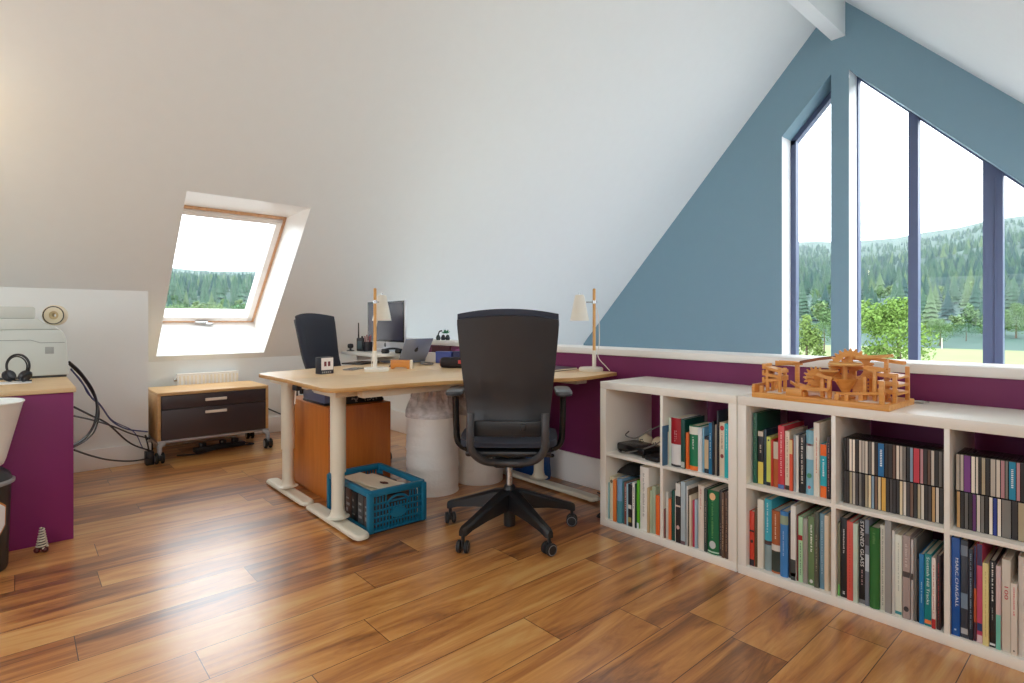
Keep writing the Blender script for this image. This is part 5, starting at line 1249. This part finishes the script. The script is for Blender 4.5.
# laptop, lid leaning back, logo to the camera
p = on_z(412, 363, DT)
LAPG = mat('laptop_grey', (150, 160, 182), 0.3, 0.5)
r = thing('laptop', 'silver-blue laptop seen from behind its open lid on the desk', 'laptop', (p.x, p.y, DT + 0.0004), math.radians(100))
m = MB(); m.box((-0.135, 0.0, 0.004), (0.135, 0.20, 0.014), 0.003); m.build('base', LAPG, r)
LM = Matrix.Translation((0, 0.004, 0.012)) @ Matrix.Rotation(math.radians(24), 4, 'X')
LM = Matrix.Translation((0, 0.0, 0.014)) @ Matrix.Rotation(math.radians(27), 4, 'X')
m = MB(); m.box((-0.135, -0.004, 0.0), (0.135, 0.002, 0.192), 0.003, M=LM); ld = m.build('lid', LAPG, r)
m = MB(); m.box((-0.130, 0.0021, 0.004), (0.130, 0.0028, 0.188), M=LM); m.build('display', BLACKS, ld)
m = MB(); apple(m, 0.034, LM @ Matrix.Translation((0, -0.0045, 0.098))); m.build('fruit_logo', mat('logo_dark', (40, 40, 44)), ld)
m = MB()
for sx in (-0.11, 0.11): m.lathe([(0, 0), (0.01, 0), (0.01, 0.005), (0, 0.005)], (sx, 0.02, 0), 12); m.lathe([(0, 0), (0.01, 0), (0.01, 0.005), (0, 0.005)], (sx, 0.18, 0), 12)
m.build('foot', BLACK, r)
# cable and things right of the laptop
p = on_z(426, 365, DT)
m = MB(); m.tube(spline([(-0.07, 0.01, 0.008), (-0.03, -0.02, 0.010), (0.03, -0.025, 0.008), (0.07, 0.0, 0.010), (0.04, 0.03, 0.012), (-0.02, 0.02, 0.016), (-0.05, -0.01, 0.02)], 8), 0.006, 8); o = m.build('cable_coil', mat('grey_cable', (112, 108, 104)), None, (p.x, p.y, DT)); tag(o, 'coiled grey charging cable beside the laptop on the desk', 'cable')
p = on_z(449, 368, DT)
r = thing('portable_speaker', 'black cylindrical portable speaker with a red badge on the desk beside the office chair', 'speaker', (p.x + 0.02, p.y + 0.04, DT + 0.0004), YAW)
M = Matrix.Translation((0, 0, 0.036)) @ Matrix.Rotation(PI / 2, 4, 'Y')
m = MB(); m.lathe([(0, -0.10), (0.026, -0.10), (0.033, -0.093), (0.036, -0.07), (0.036, 0.07), (0.033, 0.093), (0.026, 0.10), (0, 0.10)], seg=36, M=M); m.build('body', mat('speaker_mesh', (34, 26, 28), 0.7, bump=0.3, bscale=400), r)
m = MB(); m.box((0.02, -0.0385, 0.030), (0.05, -0.034, 0.054), 0.002); m.build('badge', mat('badge_red', (206, 70, 66), 0.4), r)
m = MB(); m.lathe([(0, -0.104), (0.022, -0.104), (0.025, -0.0995), (0, -0.0995)], seg=28, M=M); m.build('end_cap', mat('end_red', (120, 24, 30), 0.4), r)
m = MB(); m.box((-0.06, -0.012, 0.0), (0.06, 0.012, 0.004), 0.001); m.build('foot', BLACK, r)
for name, label, cat, px, py, dd, w, dep, h, col in (
        ('box', 'small white carton behind the laptop on the desk', 'box', 433, 358, 0.02, 0.10, 0.08, 0.07, (226, 216, 206)),
        ('box', 'blue carton behind the black cylindrical speaker', 'box', 443, 360, 0.10, 0.12, 0.07, 0.085, (62, 76, 150)),
        ('box', 'dark navy carton next to the blue one behind the cylindrical speaker', 'box', 456, 360, 0.10, 0.05, 0.07, 0.087, (36, 40, 88)),
        ('box', 'magenta carton at the back of the desk beside the office chair', 'box', 459, 360, 0.18, 0.07, 0.08, 0.098, (150, 60, 120)),
        ('pencil_case', 'dark red pencil case on the back of the desk behind the white carton', 'pencil case', 437, 356, 0.28, 0.16, 0.05, 0.10, (74, 30, 44))):
    p = on_z(px, py + 4, DT) + FW * dd * 1.0
    m = MB(); m.box((-w / 2, -dep / 2, 0), (w / 2, dep / 2, h), 0.004); m.box((-w / 2 - 0.001, -dep / 2 - 0.001, h - 0.012), (w / 2 + 0.001, dep / 2 + 0.001, h + 0.001), 0.002)
    o = m.build(name, mat('carton_%d_%d_%d' % col, col, 0.5), None, (p.x, min(p.y, 2.72), DT + 0.0004), (0, 0, YAW - 0.2)); tag(o, label, cat)
# things near the computer
def at_riser(px, py): return on_z(px, py, RZZ)
p = at_riser(363, 351)
simple('walkie_talkie', 'black hand radio with a long aerial standing on the white riser', 'radio', (p.x - RT.x * 0.02, p.y - RT.y * 0.02, RZZ + 0.0004), 0.7, [
    ('body', lambda m: m.box((-0.027, -0.018, 0), (0.027, 0.018, 0.105), 0.006), BLACK), ('aerial', lambda m: m.tube([(-0.016, 0, 0.10), (-0.017, 0, 0.225)], [0.006, 0.0045], 10), BLACK),
    ('keypad', lambda m: m.box((-0.018, -0.0195, 0.02), (0.018, -0.0175, 0.08), 0.001), mat('keypad_teal', (60, 80, 84), 0.4)), ('knob', lambda m: m.lathe([(0, 0.105), (0.008, 0.105), (0.008, 0.118), (0, 0.118)], (0.014, 0, 0), 14), BLACK)])
p = at_riser(367.5, 351)
simple('pen_pot', 'dark pen pot with red pens beside the hand radio', 'pen pot', (p.x + RT.x * 0.012 - FW.x * 0.035, p.y + RT.y * 0.012 - FW.y * 0.035, RZZ + 0.0004), 0, [
    ('pot', lambda m: m.lathe([(0, 0), (0.034, 0), (0.037, 0.075), (0.034, 0.075), (0.031, 0.004), (0, 0.004)], seg=24), mat('pot_dark', (30, 24, 34), 0.4)),
    ('pens', lambda m: [m.tube([(0.012 * math.cos(q), 0.012 * math.sin(q), 0.006), (0.024 * math.cos(q), 0.024 * math.sin(q), 0.12 + 0.01 * (q % 2))], 0.0045, 8) for q in range(5)], mat('pen_red', (150, 70, 80), 0.4))])
p = at_riser(350.5, 351)
simple('webcam', 'small black webcam puck on the white riser beside the far chair', 'webcam', (p.x, p.y, RZZ + 0.0004), 0.7, [
    ('stand', lambda m: m.lathe([(0, 0), (0.03, 0), (0.03, 0.006), (0.008, 0.010), (0.008, 0.022), (0, 0.022)], seg=24), BLACK), ('head', lambda m: m.lathe([(0, -0.02), (0.02, -0.016), (0.024, 0), (0.02, 0.016), (0, 0.02)], (0, 0, 0.04), 22), BLACK)])
simple('headphones', 'black headphones lying on the white riser below the computer screen', 'headphones', (-3.745, 2.115, RZZ + 0.0004), 1.0, [
    ('headband', lambda m: m.tube([(0.06 * math.cos(a), 0.06 * math.sin(a), 0.02 + 0.01 * math.sin(a)) for a in [math.radians(d) for d in range(-30, 211, 10)]], 0.008, 10), BLACK),
    ('ear_cup', lambda m: m.lathe([(0, 0), (0.026, 0), (0.031, 0.012), (0.026, 0.032), (0, 0.036)], (0.05, -0.04, 0), 24), BLACK), ('ear_cup', lambda m: m.lathe([(0, 0), (0.026, 0), (0.031, 0.012), (0.026, 0.032), (0, 0.036)], (-0.05, -0.04, 0), 24), BLACK)])
# little plant on the ledge
p = on_z(447.5, 340, 0.918)
r = thing('plant_ornament', 'small dark ornament with a green sprig standing on the white ledge', 'ornament', (p.x, PY + 0.06, 0.9184), YAW)
m = MB()
for x in (-0.045, 0.0, 0.04): m.lathe([(0, 0), (0.018, 0), (0.022, 0.02), (0.012, 0.045), (0, 0.05)], (x, 0, 0), 16)
m.tube(spline([(-0.05, 0, 0.03), (-0.035, 0, 0.075), (-0.01, 0, 0.085)], 6), 0.006, 8); m.build('figure', mat('dark_glass', (30, 38, 44), 0.2), r)
m = MB()
random.seed(4)
for k in range(26):
    a = random.uniform(0, 2 * PI); b = random.uniform(0.2, 1.2); c0 = Vector((0.025, 0, 0.06)); d = Vector((math.cos(a) * math.cos(b), math.sin(a) * math.cos(b), math.sin(b))) * random.uniform(0.02, 0.05); s = d.orthogonal().normalized() * 0.008
    m.quad(c0, c0 + d * 0.5 + s, c0 + d, c0 + d * 0.5 - s)
m.build('sprig', mat('sprig_green', (40, 130, 84), 0.5), r)
p = on_z(569, 369.5, DT)
simple('notebook', 'thin dark notebook lying on the desk behind the office chair', 'notebook', (p.x - 0.06, min(p.y, 2.60), DT + 0.0004), 0.1, [('cover', lambda m: m.box((-0.10, -0.13, 0), (0.10, 0.13, 0.014), 0.002), mat('notebook_plum', (70, 44, 70), 0.5)), ('pages', lambda m: m.box((-0.098, -0.1305, 0.0035), (0.1006, 0.128, 0.0105)), PAPER)])
# charging lead clipped below the near desk's end
p = on_z(300, 387, DT - 0.03)
simple('charger_plug', 'black plug with a white lead hanging below the desk edge', 'plug', (SEAM + 0.10, 1.112, DT - 0.0725), 0, [('plug', lambda m: m.box((-0.03, -0.010, 0.02), (0.03, 0.012, 0.049), 0.004), BLACK), ('lead', lambda m: m.tube(spline([(0, 0, 0.02), (-0.02, 0.004, -0.02), (-0.028, 0.004, -0.055)], 6), 0.004, 8), mat('white_cord', (232, 226, 214), 0.5))])

# ================================================================== cables by the boxed-out wall and on the floor
CABK = mat('black_cable', (34, 34, 40), 0.45); CABB = mat('blue_cable', (70, 84, 140), 0.45)
def cable(label, pts, rad, mm):
    P = [at_d(x, y, d) for x, y, d in pts]
    for q in P: q.z = max(q.z, rad + 0.001); q.x = max(q.x, BX + 0.022) if q.y < BYE else q.x
    m = MB(); m.tube(spline(P, 8), rad, 8); o = m.build('cable', mm, None); return tag(o, label, 'cable')
cable('thick black cable arching from the printer down behind the plum desk', [(69, 362, 3.40), (80, 372, 3.5), (92, 389, 3.6), (97, 405, 3.6), (95, 422, 3.5), (87, 436, 3.4), (73, 446, 3.25)], 0.0075, CABK)
cable('second black cable arching just inside the thick one by the white wall', [(69, 364, 3.42), (82, 377, 3.55), (94, 396, 3.7), (99, 412, 3.7), (95, 430, 3.6), (86, 440, 3.5), (73, 447.5, 3.3)], 0.005, CABK)
cable('blue cable dropping from the printer towards the drawer cabinet', [(71, 369, 3.45), (83, 384, 3.6), (92, 398, 3.7), (101, 406, 3.85), (112, 421, 4.0), (127, 429, 4.2), (147, 431, 4.35)], 0.005, CABB)
cable('thin blue-grey cable looping beside the blue one', [(71, 370, 3.47), (81, 380, 3.6), (88, 394, 3.7), (99, 403, 3.8), (112, 420, 3.98), (130, 429, 4.2), (137, 436, 4.25), (143, 448, 4.3), (149, 449, 4.3)], 0.003, CABB)
cable('black cable running from the plum desk to the low cabinet, uppermost of three', [(74, 407, 3.2), (90, 415, 3.5), (108, 424, 3.8), (130, 443, 4.1), (151, 451, 4.25)], 0.0055, CABK)
cable('black cable running from the plum desk to the low cabinet, middle of three', [(74, 416, 3.2), (92, 420, 3.5), (112, 426, 3.85), (132, 434, 4.15), (150, 438.5, 4.3)], 0.005, CABK)
cable('slack black cable hanging lowest across the white baseboard', [(74, 450, 3.2), (92, 456, 3.5), (110, 460, 3.8), (132, 461, 4.05), (151, 458, 4.25)], 0.0055, CABK)
P = [on_x(x, y, KX + 0.03) for x, y in ((262, 405), (268, 408.5), (278, 413), (284, 416), (287, 424), (285, 436))]
m = MB(); m.tube(spline(P, 8), 0.006, 8); tag(m.build('cable', CABK, None), 'black cable on the knee wall between the low cabinet and the desk', 'cable')
m = MB(); m.tube(spline([Vector((-2.30, 2.76, 0.006)), Vector((-2.18, 2.73, 0.006)), Vector((-2.07, 2.55, 0.006)), Vector((-2.02, 2.42, 0.006)), Vector((-1.98, 2.50, 0.006)), Vector((-1.955, 2.7, 0.006))], 8), 0.005, 8); tag(m.build('cable', CABK, None), 'black cable on the floor between the desk foot and the small bookcase', 'cable')
p = on_z(598, 507, 0.0)
simple('power_strip', 'black multiway socket on the floor beside the small bookcase', 'socket', (-2.03, 2.70, 0.0005), 0.2, [('housing', lambda m: m.box((-0.035, -0.09, 0), (0.035, 0.08, 0.04), 0.006), BLACK), ('plug', lambda m: m.box((-0.022, -0.05, 0.04), (0.022, -0.005, 0.075), 0.006), BLACK)])
simple('power_strip', 'black multiway socket with plugs on the floor beneath the drawer cabinet', 'socket', (-5.24, 1.30, 0.0005), 0.1, [('housing', lambda m: m.box((-0.035, -0.20, 0), (0.035, 0.20, 0.04), 0.006), BLACK), ('plug', lambda m: [m.box((-0.025, y, 0.04), (0.025, y + 0.05, 0.075), 0.008) for y in (-0.16, 0.0, 0.1)], BLACK), ('lead', lambda m: m.tube(spline([(0, 0.2, 0.02), (0.05, 0.26, 0.008), (0.0, 0.05, 0.008), (0.09, -0.2, 0.008), (0.04, -0.34, 0.008)], 8), 0.006, 8), CABK)])
simple('cable_box', 'black adapter box standing on the floor at the wall corner beside the low cabinet', 'adapter', (-5.02, 0.755, 0.0005), 0.0, [('case', lambda m: m.box((-0.05, -0.025, 0), (0.03, 0.03, 0.10), 0.006), BLACK), ('lead', lambda m: m.tube(spline([(0.0, 0.0, 0.10), (0.0, -0.01, 0.16), (-0.03, -0.02, 0.22), (-0.06, 0.0, 0.18)], 6), 0.005, 8), CABK)])
# ================================================================== the valley outside
GZ = -2.9
def elev(az):
    T_ = [(40, .125), (80, .128), (92, .128), (97, .134), (101, .124), (104, .117), (108, .116), (111, .121), (118, .11), (135, .10), (158, .074), (163, .076), (167, .074), (172, .078), (200, .075), (240, .07)]
    for (a, e), (b, f) in zip(T_, T_[1:]):
        if a <= az <= b:
            t = (az - a) / (b - a); t = t * t * (3 - 2 * t); return (e + (f - e) * t) * 1.03
    return .08
RR = 1500.0
def ground(x, y):
    r_ = math.hypot(x, y); az = math.degrees(math.atan2(y, x)) % 360
    t = max(0, min(1, (r_ - 105) / (RR - 105))); 
    s = t ** 1.25
    hill = elev(az) * RR * s * (1 if r_ < RR else 1) + 4.0 * t
    n_ = noise.noise(Vector((x * 0.006, y * 0.006, 1.3))) * 16 * min(1, t * 4) * (1 - t * 0.75)
    return GZ + hill + n_ + (0.25 * noise.noise(Vector((x * 0.05, y * 0.05, 0))) if r_ > 20 else 0)
def veg(name, c, rough=0.8, var=0.35, scale=0.15):
    return mat(name, c, rough, var=var, scale=scale, spec=0.15)
HILL = veg('hill_ground', (54, 78, 70), scale=0.01, var=0.3)
MEAD = veg('meadow_grass', (112, 122, 80), scale=0.06, var=0.25)
m = MB(); o = bmesh.new(); rads = [6, 20, 40, 60, 80, 100, 125, 160, 200, 260, 330, 420, 520, 640, 780, 920, 1060, 1200, 1350, 1500]
azs = [40 + 2 * k for k in range(91)]; g = []
for r_ in rads:
    g.append([o.verts.new((r_ * math.cos(math.radians(a)), r_ * math.sin(math.radians(a)), ground(r_ * math.cos(math.radians(a)), r_ * math.sin(math.radians(a))))) for a in azs])
for i in range(len(rads) - 1):
    for j in range(len(azs) - 1):
        f = o.faces.new((g[i][j], g[i + 1][j], g[i + 1][j + 1], g[i][j + 1])); 
o.faces.ensure_lookup_table()
bmesh.ops.recalc_face_normals(o, faces=o.faces)
vs = {v: m.bm.verts.new(v.co) for v in o.verts}
for f in o.faces:
    nf = m.bm.faces.new([vs[v] for v in f.verts]); rr_ = math.hypot(f.calc_center_median().x, f.calc_center_median().y); nf.material_index = 2 if rr_ < 32 else (1 if rr_ < 112 else 0)
o.free()
struct(m.build('ground', [HILL, MEAD, mat('pale_bounce_ground', (166, 164, 160), 0.9, var=0.15, scale=8)]), 'meadow and wooded hillside outside the windows', 'ground')  # last material: unseen pale ring by the house, added to neutralise bounced light
# conifers
CONS = [veg('conifer_%d' % k, c, var=0.3, scale=0.4) for k, c in enumerate(((52, 78, 68), (66, 90, 74), (48, 72, 70), (84, 104, 76)))]
def conifer_bm(o, base, h, w, tiers, seed, seg=7):
    rnd = random.Random(seed)
    for t in range(tiers):
        z0 = h * (0.10 + 0.82 * t / tiers); z1 = min(h, z0 + h * (1.25 / tiers) + h * 0.06); rr = w * (1 - t / tiers) ** 0.85
        a0 = rnd.random() * 6.28; top = o.verts.new((base.x, base.y, base.z + (z1 if t < tiers - 1 else h)))
        ring_ = [o.verts.new((base.x + rr * (1 + 0.25 * (k % 2) + 0.2 * rnd.random()) * math.cos(a0 + 2 * PI * k / seg), base.y + rr * (1 + 0.25 * (k % 2)) * math.sin(a0 + 2 * PI * k / seg), base.z + z0 - h * 0.03 * (k % 2))) for k in range(seg)]
        for k in range(seg): o.faces.new((ring_[k], ring_[(k + 1) % seg], top))
def blob_bm(o, base, h, w, seed, cards=260, leaf=0.05):
    rnd = random.Random(seed)
    lobes = [(Vector((rnd.uniform(-0.5, 0.5) * w, rnd.uniform(-0.5, 0.5) * w, h * rnd.uniform(0.3, 0.8))), rnd.uniform(0.28, 0.5)) for _ in range(7)] + [(Vector((0, 0, h * 0.82)), 0.3), (Vector((0, 0, h * 0.45)), 0.6)]
    for _ in range(cards):
        c, s = rnd.choice(lobes); d = Vector((rnd.gauss(0, 1), rnd.gauss(0, 1), rnd.gauss(0, 1))).normalized() * (0.55 + 0.45 * rnd.random())
        p = base + c + Vector((d.x * s * w, d.y * s * w, d.z * s * h * 0.5))
        nrm_ = (d + Vector((rnd.gauss(0, .5), rnd.gauss(0, .5), rnd.gauss(0, .5)))).normalized(); u = nrm_.orthogonal().normalized(); v = nrm_.cross(u); L = leaf * h * rnd.uniform(0.6, 1.3)
        q = [o.verts.new(p + u * L), o.verts.new(p + v * L * 0.7), o.verts.new(p - u * L), o.verts.new(p - v * L * 0.7)]; o.faces.new(q)
random.seed(21)
spots = []
def want(az, r_): return True
sectors = [(86, 119, 1.0), (155, 176, 0.8)]
for a0, a1, dens in sectors:
    n_ = 0
    for band, (r0, r1, sp) in enumerate(((128, 200, 6.0), (200, 330, 6.5), (330, 560, 8), (560, 900, 11), (900, 1230, 15))):
        area = math.radians(a1 - a0) / 2 * (r1 * r1 - r0 * r0); cnt = int(area / (sp * sp) * dens)
        for _ in range(cnt):
            r_ = math.sqrt(random.uniform(r0 * r0, r1 * r1)); az = math.radians(random.uniform(a0, a1)); x, y = r_ * math.cos(az), r_ * math.sin(az)
            clump = noise.noise(Vector((x * 0.012, y * 0.012, 5)))
            if clump < -0.28 and r_ < 700: continue
            spots.append((r_, x, y, clump))
spots.sort()
kept = []
for s_ in spots:
    if len(kept) < 330 and any((s_[1] - q[1]) ** 2 + (s_[2] - q[2]) ** 2 < 36 for q in kept): continue
    kept.append(s_)
spots = kept
NEAR_N = 280
protos = []
for k in range(6):
    mb_ = MB(); conifer_bm(mb_.bm, Vector((0, 0, 0)), 1.0, 0.19 + 0.02 * (k % 3), 9, k, 9); mb_.lathe([(0.012, 0), (0.008, 0.3)], seg=6)
    protos.append(mb_.mesh('conifer', CONS[k % 4], smooth=False))
for k in range(3):
    mb_ = MB(); blob_bm(mb_.bm, Vector((0, 0, 0)), 1.0, 0.42, k + 50, 420, 0.05); mb_.lathe([(0.02, 0), (0.014, 0.4)], seg=6)
    protos.append(mb_.mesh('broadleaf', veg('broadleaf_%d' % k, ((90, 118, 74), (74, 104, 68), (104, 126, 82))[k], scale=2.0, var=0.3), smooth=False))
near = spots[:NEAR_N]
for i, (r_, x, y, cl) in enumerate(near):
    leafy = (cl > 0.12 and i % 2 == 0) or i % 5 == 0
    o = bpy.data.objects.new('broadleaf_tree' if leafy else 'conifer_tree', protos[6 + i % 3] if leafy else protos[i % 6]); COL.objects.link(o)
    h = random.uniform(4, 6.5) if leafy else random.uniform(6, 11)
    o.location = (x, y, ground(x, y) - 0.2); o.scale = (h, h, h) if not leafy else (h * 1.1, h * 1.1, h); o.rotation_euler = (0, 0, random.uniform(0, 6.28))
    if leafy: tag(o, 'light green leafy tree at the forest foot beyond the meadow', 'tree', 'leafy trees at the forest foot')
    else: tag(o, 'dark green conifer at the forest foot beyond the meadow', 'tree', 'conifers at the forest foot')
mb_ = MB()
for i, (r_, x, y, cl) in enumerate(spots[NEAR_N:]):
    h = random.uniform(7, 12) if r_ < 900 else random.uniform(7, 9); o = mb_.bm; n0 = len(o.faces)
    conifer_bm(o, Vector((x, y, ground(x, y) - 0.3)), h, h * random.uniform(0.17, 0.24), 4 if r_ < 420 else 2, i, 6 if r_ < 420 else 5)
    o.faces.ensure_lookup_table(); mi = min(3, max(0, int(1.5 + 2.2 * cl + random.uniform(-1.2, 1.2))))
    for f in o.faces[n0:]: f.material_index = mi
tag(mb_.build('forest', CONS, smooth=False), 'dark green conifer forest covering the hillside', 'forest', None, 'stuff')
# single nearer trees and bushes
def leafy_tree(name, label, px, d, ztop, half_w, c, seed, cards=2600):
    p = at_d(px, 330, d); g_ = ground(p.x, p.y); h = ztop - g_
    r = thing(name, label, 'tree', (p.x, p.y, g_))
    mb_ = MB(); blob_bm(mb_.bm, Vector((0, 0, h * 0.05)), h * 0.92, half_w, seed, int(cards * 2.4), 0.017); mb_.build('crown', veg('leaf_%s_%d' % (name, seed), c, scale=3.0, var=0.35), r, smooth=False)
    mb_ = MB(); mb_.tube([(0, 0, 0), (0.05, 0.02, h * 0.35), (-0.03, 0.05, h * 0.7)], [h * 0.025, h * 0.018, h * 0.006], 10); mb_.build('trunk', mat('bark', (92, 80, 66), 0.9, var=0.3, scale=30), r)
leafy_tree('birch_tree', 'bright green bushy tree at the meadow edge behind the middle panes', 898, 31, at_d(898, 290, 31).z, 3.1, (98, 126, 58), 1)
leafy_tree('bush', 'yellow-green bush behind the narrow window beside the blue pier', 806, 36, at_d(806, 309, 36).z, 1.3, (104, 126, 66), 2, 1400)
leafy_tree('bush', 'small green bush behind the bright tree across the meadow', 940, 84, at_d(940, 316, 84).z, 2.6, (88, 116, 68), 3, 1200)
leafy_tree('bush', 'rounded dark bush on the far meadow edge beside the double mullion', 966, 92, at_d(966, 322, 92).z, 4.0, (66, 96, 70), 4, 1200)
leafy_tree('birch_tree', 'light green tree on the far meadow edge at the last pane', 1016, 95, at_d(1016, 300, 95).z, 3.4, (90, 116, 72), 5, 1500)
leafy_tree('bush', 'pale bush beside the pier behind the narrow window, further off', 824, 70, at_d(824, 318, 70).z, 3.2, (86, 112, 70), 6, 1200)
# trees seen through the roof window
for k, (px, py, dd) in enumerate(((176, 300, 60), (190, 303, 75), (206, 299, 68), (222, 304, 80), (238, 300, 72), (250, 303, 62), (164, 302, 70), (198, 305, 52), (230, 306, 50))):
    leafy_tree('leafy_tree', 'light green tree behind the roof window, %s from its pane edge beside the boxed wall' % ORD[sorted([176, 190, 206, 222, 238, 250, 164, 198, 230]).index(px)], px, dd, at_d(px, py, dd).z, 2.2 + 0.4 * (k % 3), ((96, 120, 84), (80, 112, 80), (108, 126, 90))[k % 3], 20 + k, 1100)
# wire and wooden posts across the meadow
for k, px in enumerate((942,)):
    p = at_d(px, 340, 78); g_ = ground(p.x, p.y)
    mb_ = MB(); mb_.lathe([(0, 0), (0.07, 0), (0.06, 1.5), (0, 1.53)], seg=10); o = mb_.build('meadow_post', mat('weathered_wood', (190, 184, 172), 0.8), None, (p.x, p.y, g_)); tag(o, ('pale post standing in the meadow behind the bright green tree', 'pale post in the meadow behind the last pane')[k], 'post')

# morning haze over the valley
hz = bpy.data.materials.new('valley_haze'); hz.use_nodes = True; nt_ = hz.node_tree; nt_.nodes.remove(nt_.nodes['Principled BSDF'])
vsn = nt_.nodes.new('ShaderNodeVolumeScatter'); vsn.inputs['Color'].default_value = (0.86, 0.95, 1.0, 1); vsn.inputs['Density'].default_value = HAZE; vsn.inputs['Anisotropy'].default_value = 0.2
nt_.links.new(vsn.outputs[0], nt_.nodes['Material Output'].inputs['Volume'])
mb_ = MB(); mb_.box((-1500, -700, -20), (700, 1500, 190), 0)
M_ = Matrix.Rotation(math.radians(0), 4, 'Z')
for v in list(mb_.bm.verts): pass
mb_ = MB(); pts_ = []
for a in range(36, 226, 6): pts_.append((112 * math.cos(math.radians(a)), 112 * math.sin(math.radians(a))))
for a in range(222, 34, -6): pts_.append((1480 * math.cos(math.radians(a)), 1480 * math.sin(math.radians(a))))
mb_.prism(pts_, -20, 215, 'z'); tag(mb_.build('haze', hz, smooth=False), 'thin pale haze hanging over the valley outside the windows', 'haze', None, 'stuff')

# ================================================================== light
W = bpy.data.worlds.new('overcast_sky'); sc.world = W; W.use_nodes = True
bg = W.node_tree.nodes['Background']; bg.inputs['Color'].default_value = (0.88, 0.935, 1.0, 1); bg.inputs['Strength'].default_value = SKY
def portal(name, loc, rot, sx, sy):
    l = bpy.data.lights.new(name, 'AREA'); l.shape = 'RECTANGLE'; l.size = sx; l.size_y = sy; l.cycles.is_portal = True
    o = bpy.data.objects.new(name, l); COL.objects.link(o); o.location = loc; o.rotation_euler = rot
    return o
def aim(o, d): o.rotation_euler = Vector(d).to_track_quat('-Z', 'Y').to_euler()
portal('window_portal', (-1.25, YF + 0.12, 0.75), (-PI / 2, 0, 0), 3.1, 6.2)
c_ = (fb + ft) / 2 - un * -0.06
q = portal('window_portal', (c_.x + un.x * 0.06, (FY0 + FY1) / 2, c_.z + un.z * 0.06), (0, 0, 0), H_, W_)
aim(q, -un)
q.rotation_euler = Matrix(((ux.x, 0, un.x), (0, 1, 0), (ux.z, 0, un.z))).to_euler()
for (x0, x1, y0, y1) in ADDED_RSK:
    q = portal('window_portal', ((x0 + x1) / 2 + nr.x * 0.1, (y0 + y1) / 2, zr((x0 + x1) / 2) + nr.z * 0.1), (0, 0, 0), (x1 - x0) / nr.z, y1 - y0)
    e = Vector((1, 0, -SL)).normalized(); q.rotation_euler = Matrix(((e.x, 0, nr.x), (0, 1, 0), (e.z, 0, nr.z))).to_euler()
q = portal('window_portal', (KXR + 0.2, 4.8, -1.0), (0, PI / 2, 0), 2.85, 2.8)
portal('window_portal', (-2.25, Y0 - 0.15, 1.55), (PI / 2, 0, 0), 2.7, 1.3)
# warm wall lamp outside the picture that brightens the slope at the far left
gm = bpy.data.materials.new('lit_globe'); gm.use_nodes = True; gb = gm.node_tree.nodes['Principled BSDF']
gb.inputs['Emission Color'].default_value = (1.0, 0.80, 0.55, 1); gb.inputs['Emission Strength'].default_value = LAMP_W * 4.2
wl = thing('wall_lamp', 'lit globe lamp on the sloping wall above the plum desk unit', 'lamp', (-4.06, -0.45, 2.15))
m = MB(); m.lathe([(0, -0.07)] + [(0.07 * math.sin(a), -0.07 * math.cos(a)) for a in [PI * q / 16 for q in range(1, 16)]] + [(0, 0.07)], seg=32); m.build('globe', gm, wl)
wd = Vector((-SL, 0, 1)).normalized(); dw = (zl(-4.06) - 2.15) / (wd.z - SL * wd.x) if True else 0
m = MB(); m.tube([wd * 0.068, wd * (dw - 0.012)], 0.012, 12); m.tube([wd * (dw - 0.02), wd * (dw - 0.001)], 0.05, 24); m.build('bracket', CHROME, wl)

# ================================================================== camera and picture settings
cam = bpy.data.cameras.new('camera'); co = bpy.data.objects.new('camera', cam); COL.objects.link(co)
cam.sensor_width = 36; cam.lens = F / 1024 * 36; cam.shift_y = -(683 / 2 - HY) / 1024; cam.clip_start = 0.02; cam.clip_end = 4000
co.location = (0, 0, EYE); co.rotation_euler = (PI / 2, 0, YAW)
sc.camera = co
vs_ = sc.view_settings; vs_.view_transform = 'Standard'; vs_.look = 'None'; vs_.exposure = EXPO; vs_.gamma = 1.0; vs_.use_curve_mapping = False
sc.cycles.use_denoising = True
sc.cycles.max_bounces = 12; sc.cycles.diffuse_bounces = 8; sc.cycles.glossy_bounces = 4; sc.cycles.transparent_max_bounces = 16; sc.cycles.transmission_bounces = 6
sc.cycles.caustics_reflective = False; sc.cycles.caustics_refractive = False
sc.cycles.sample_clamp_indirect = 8.0
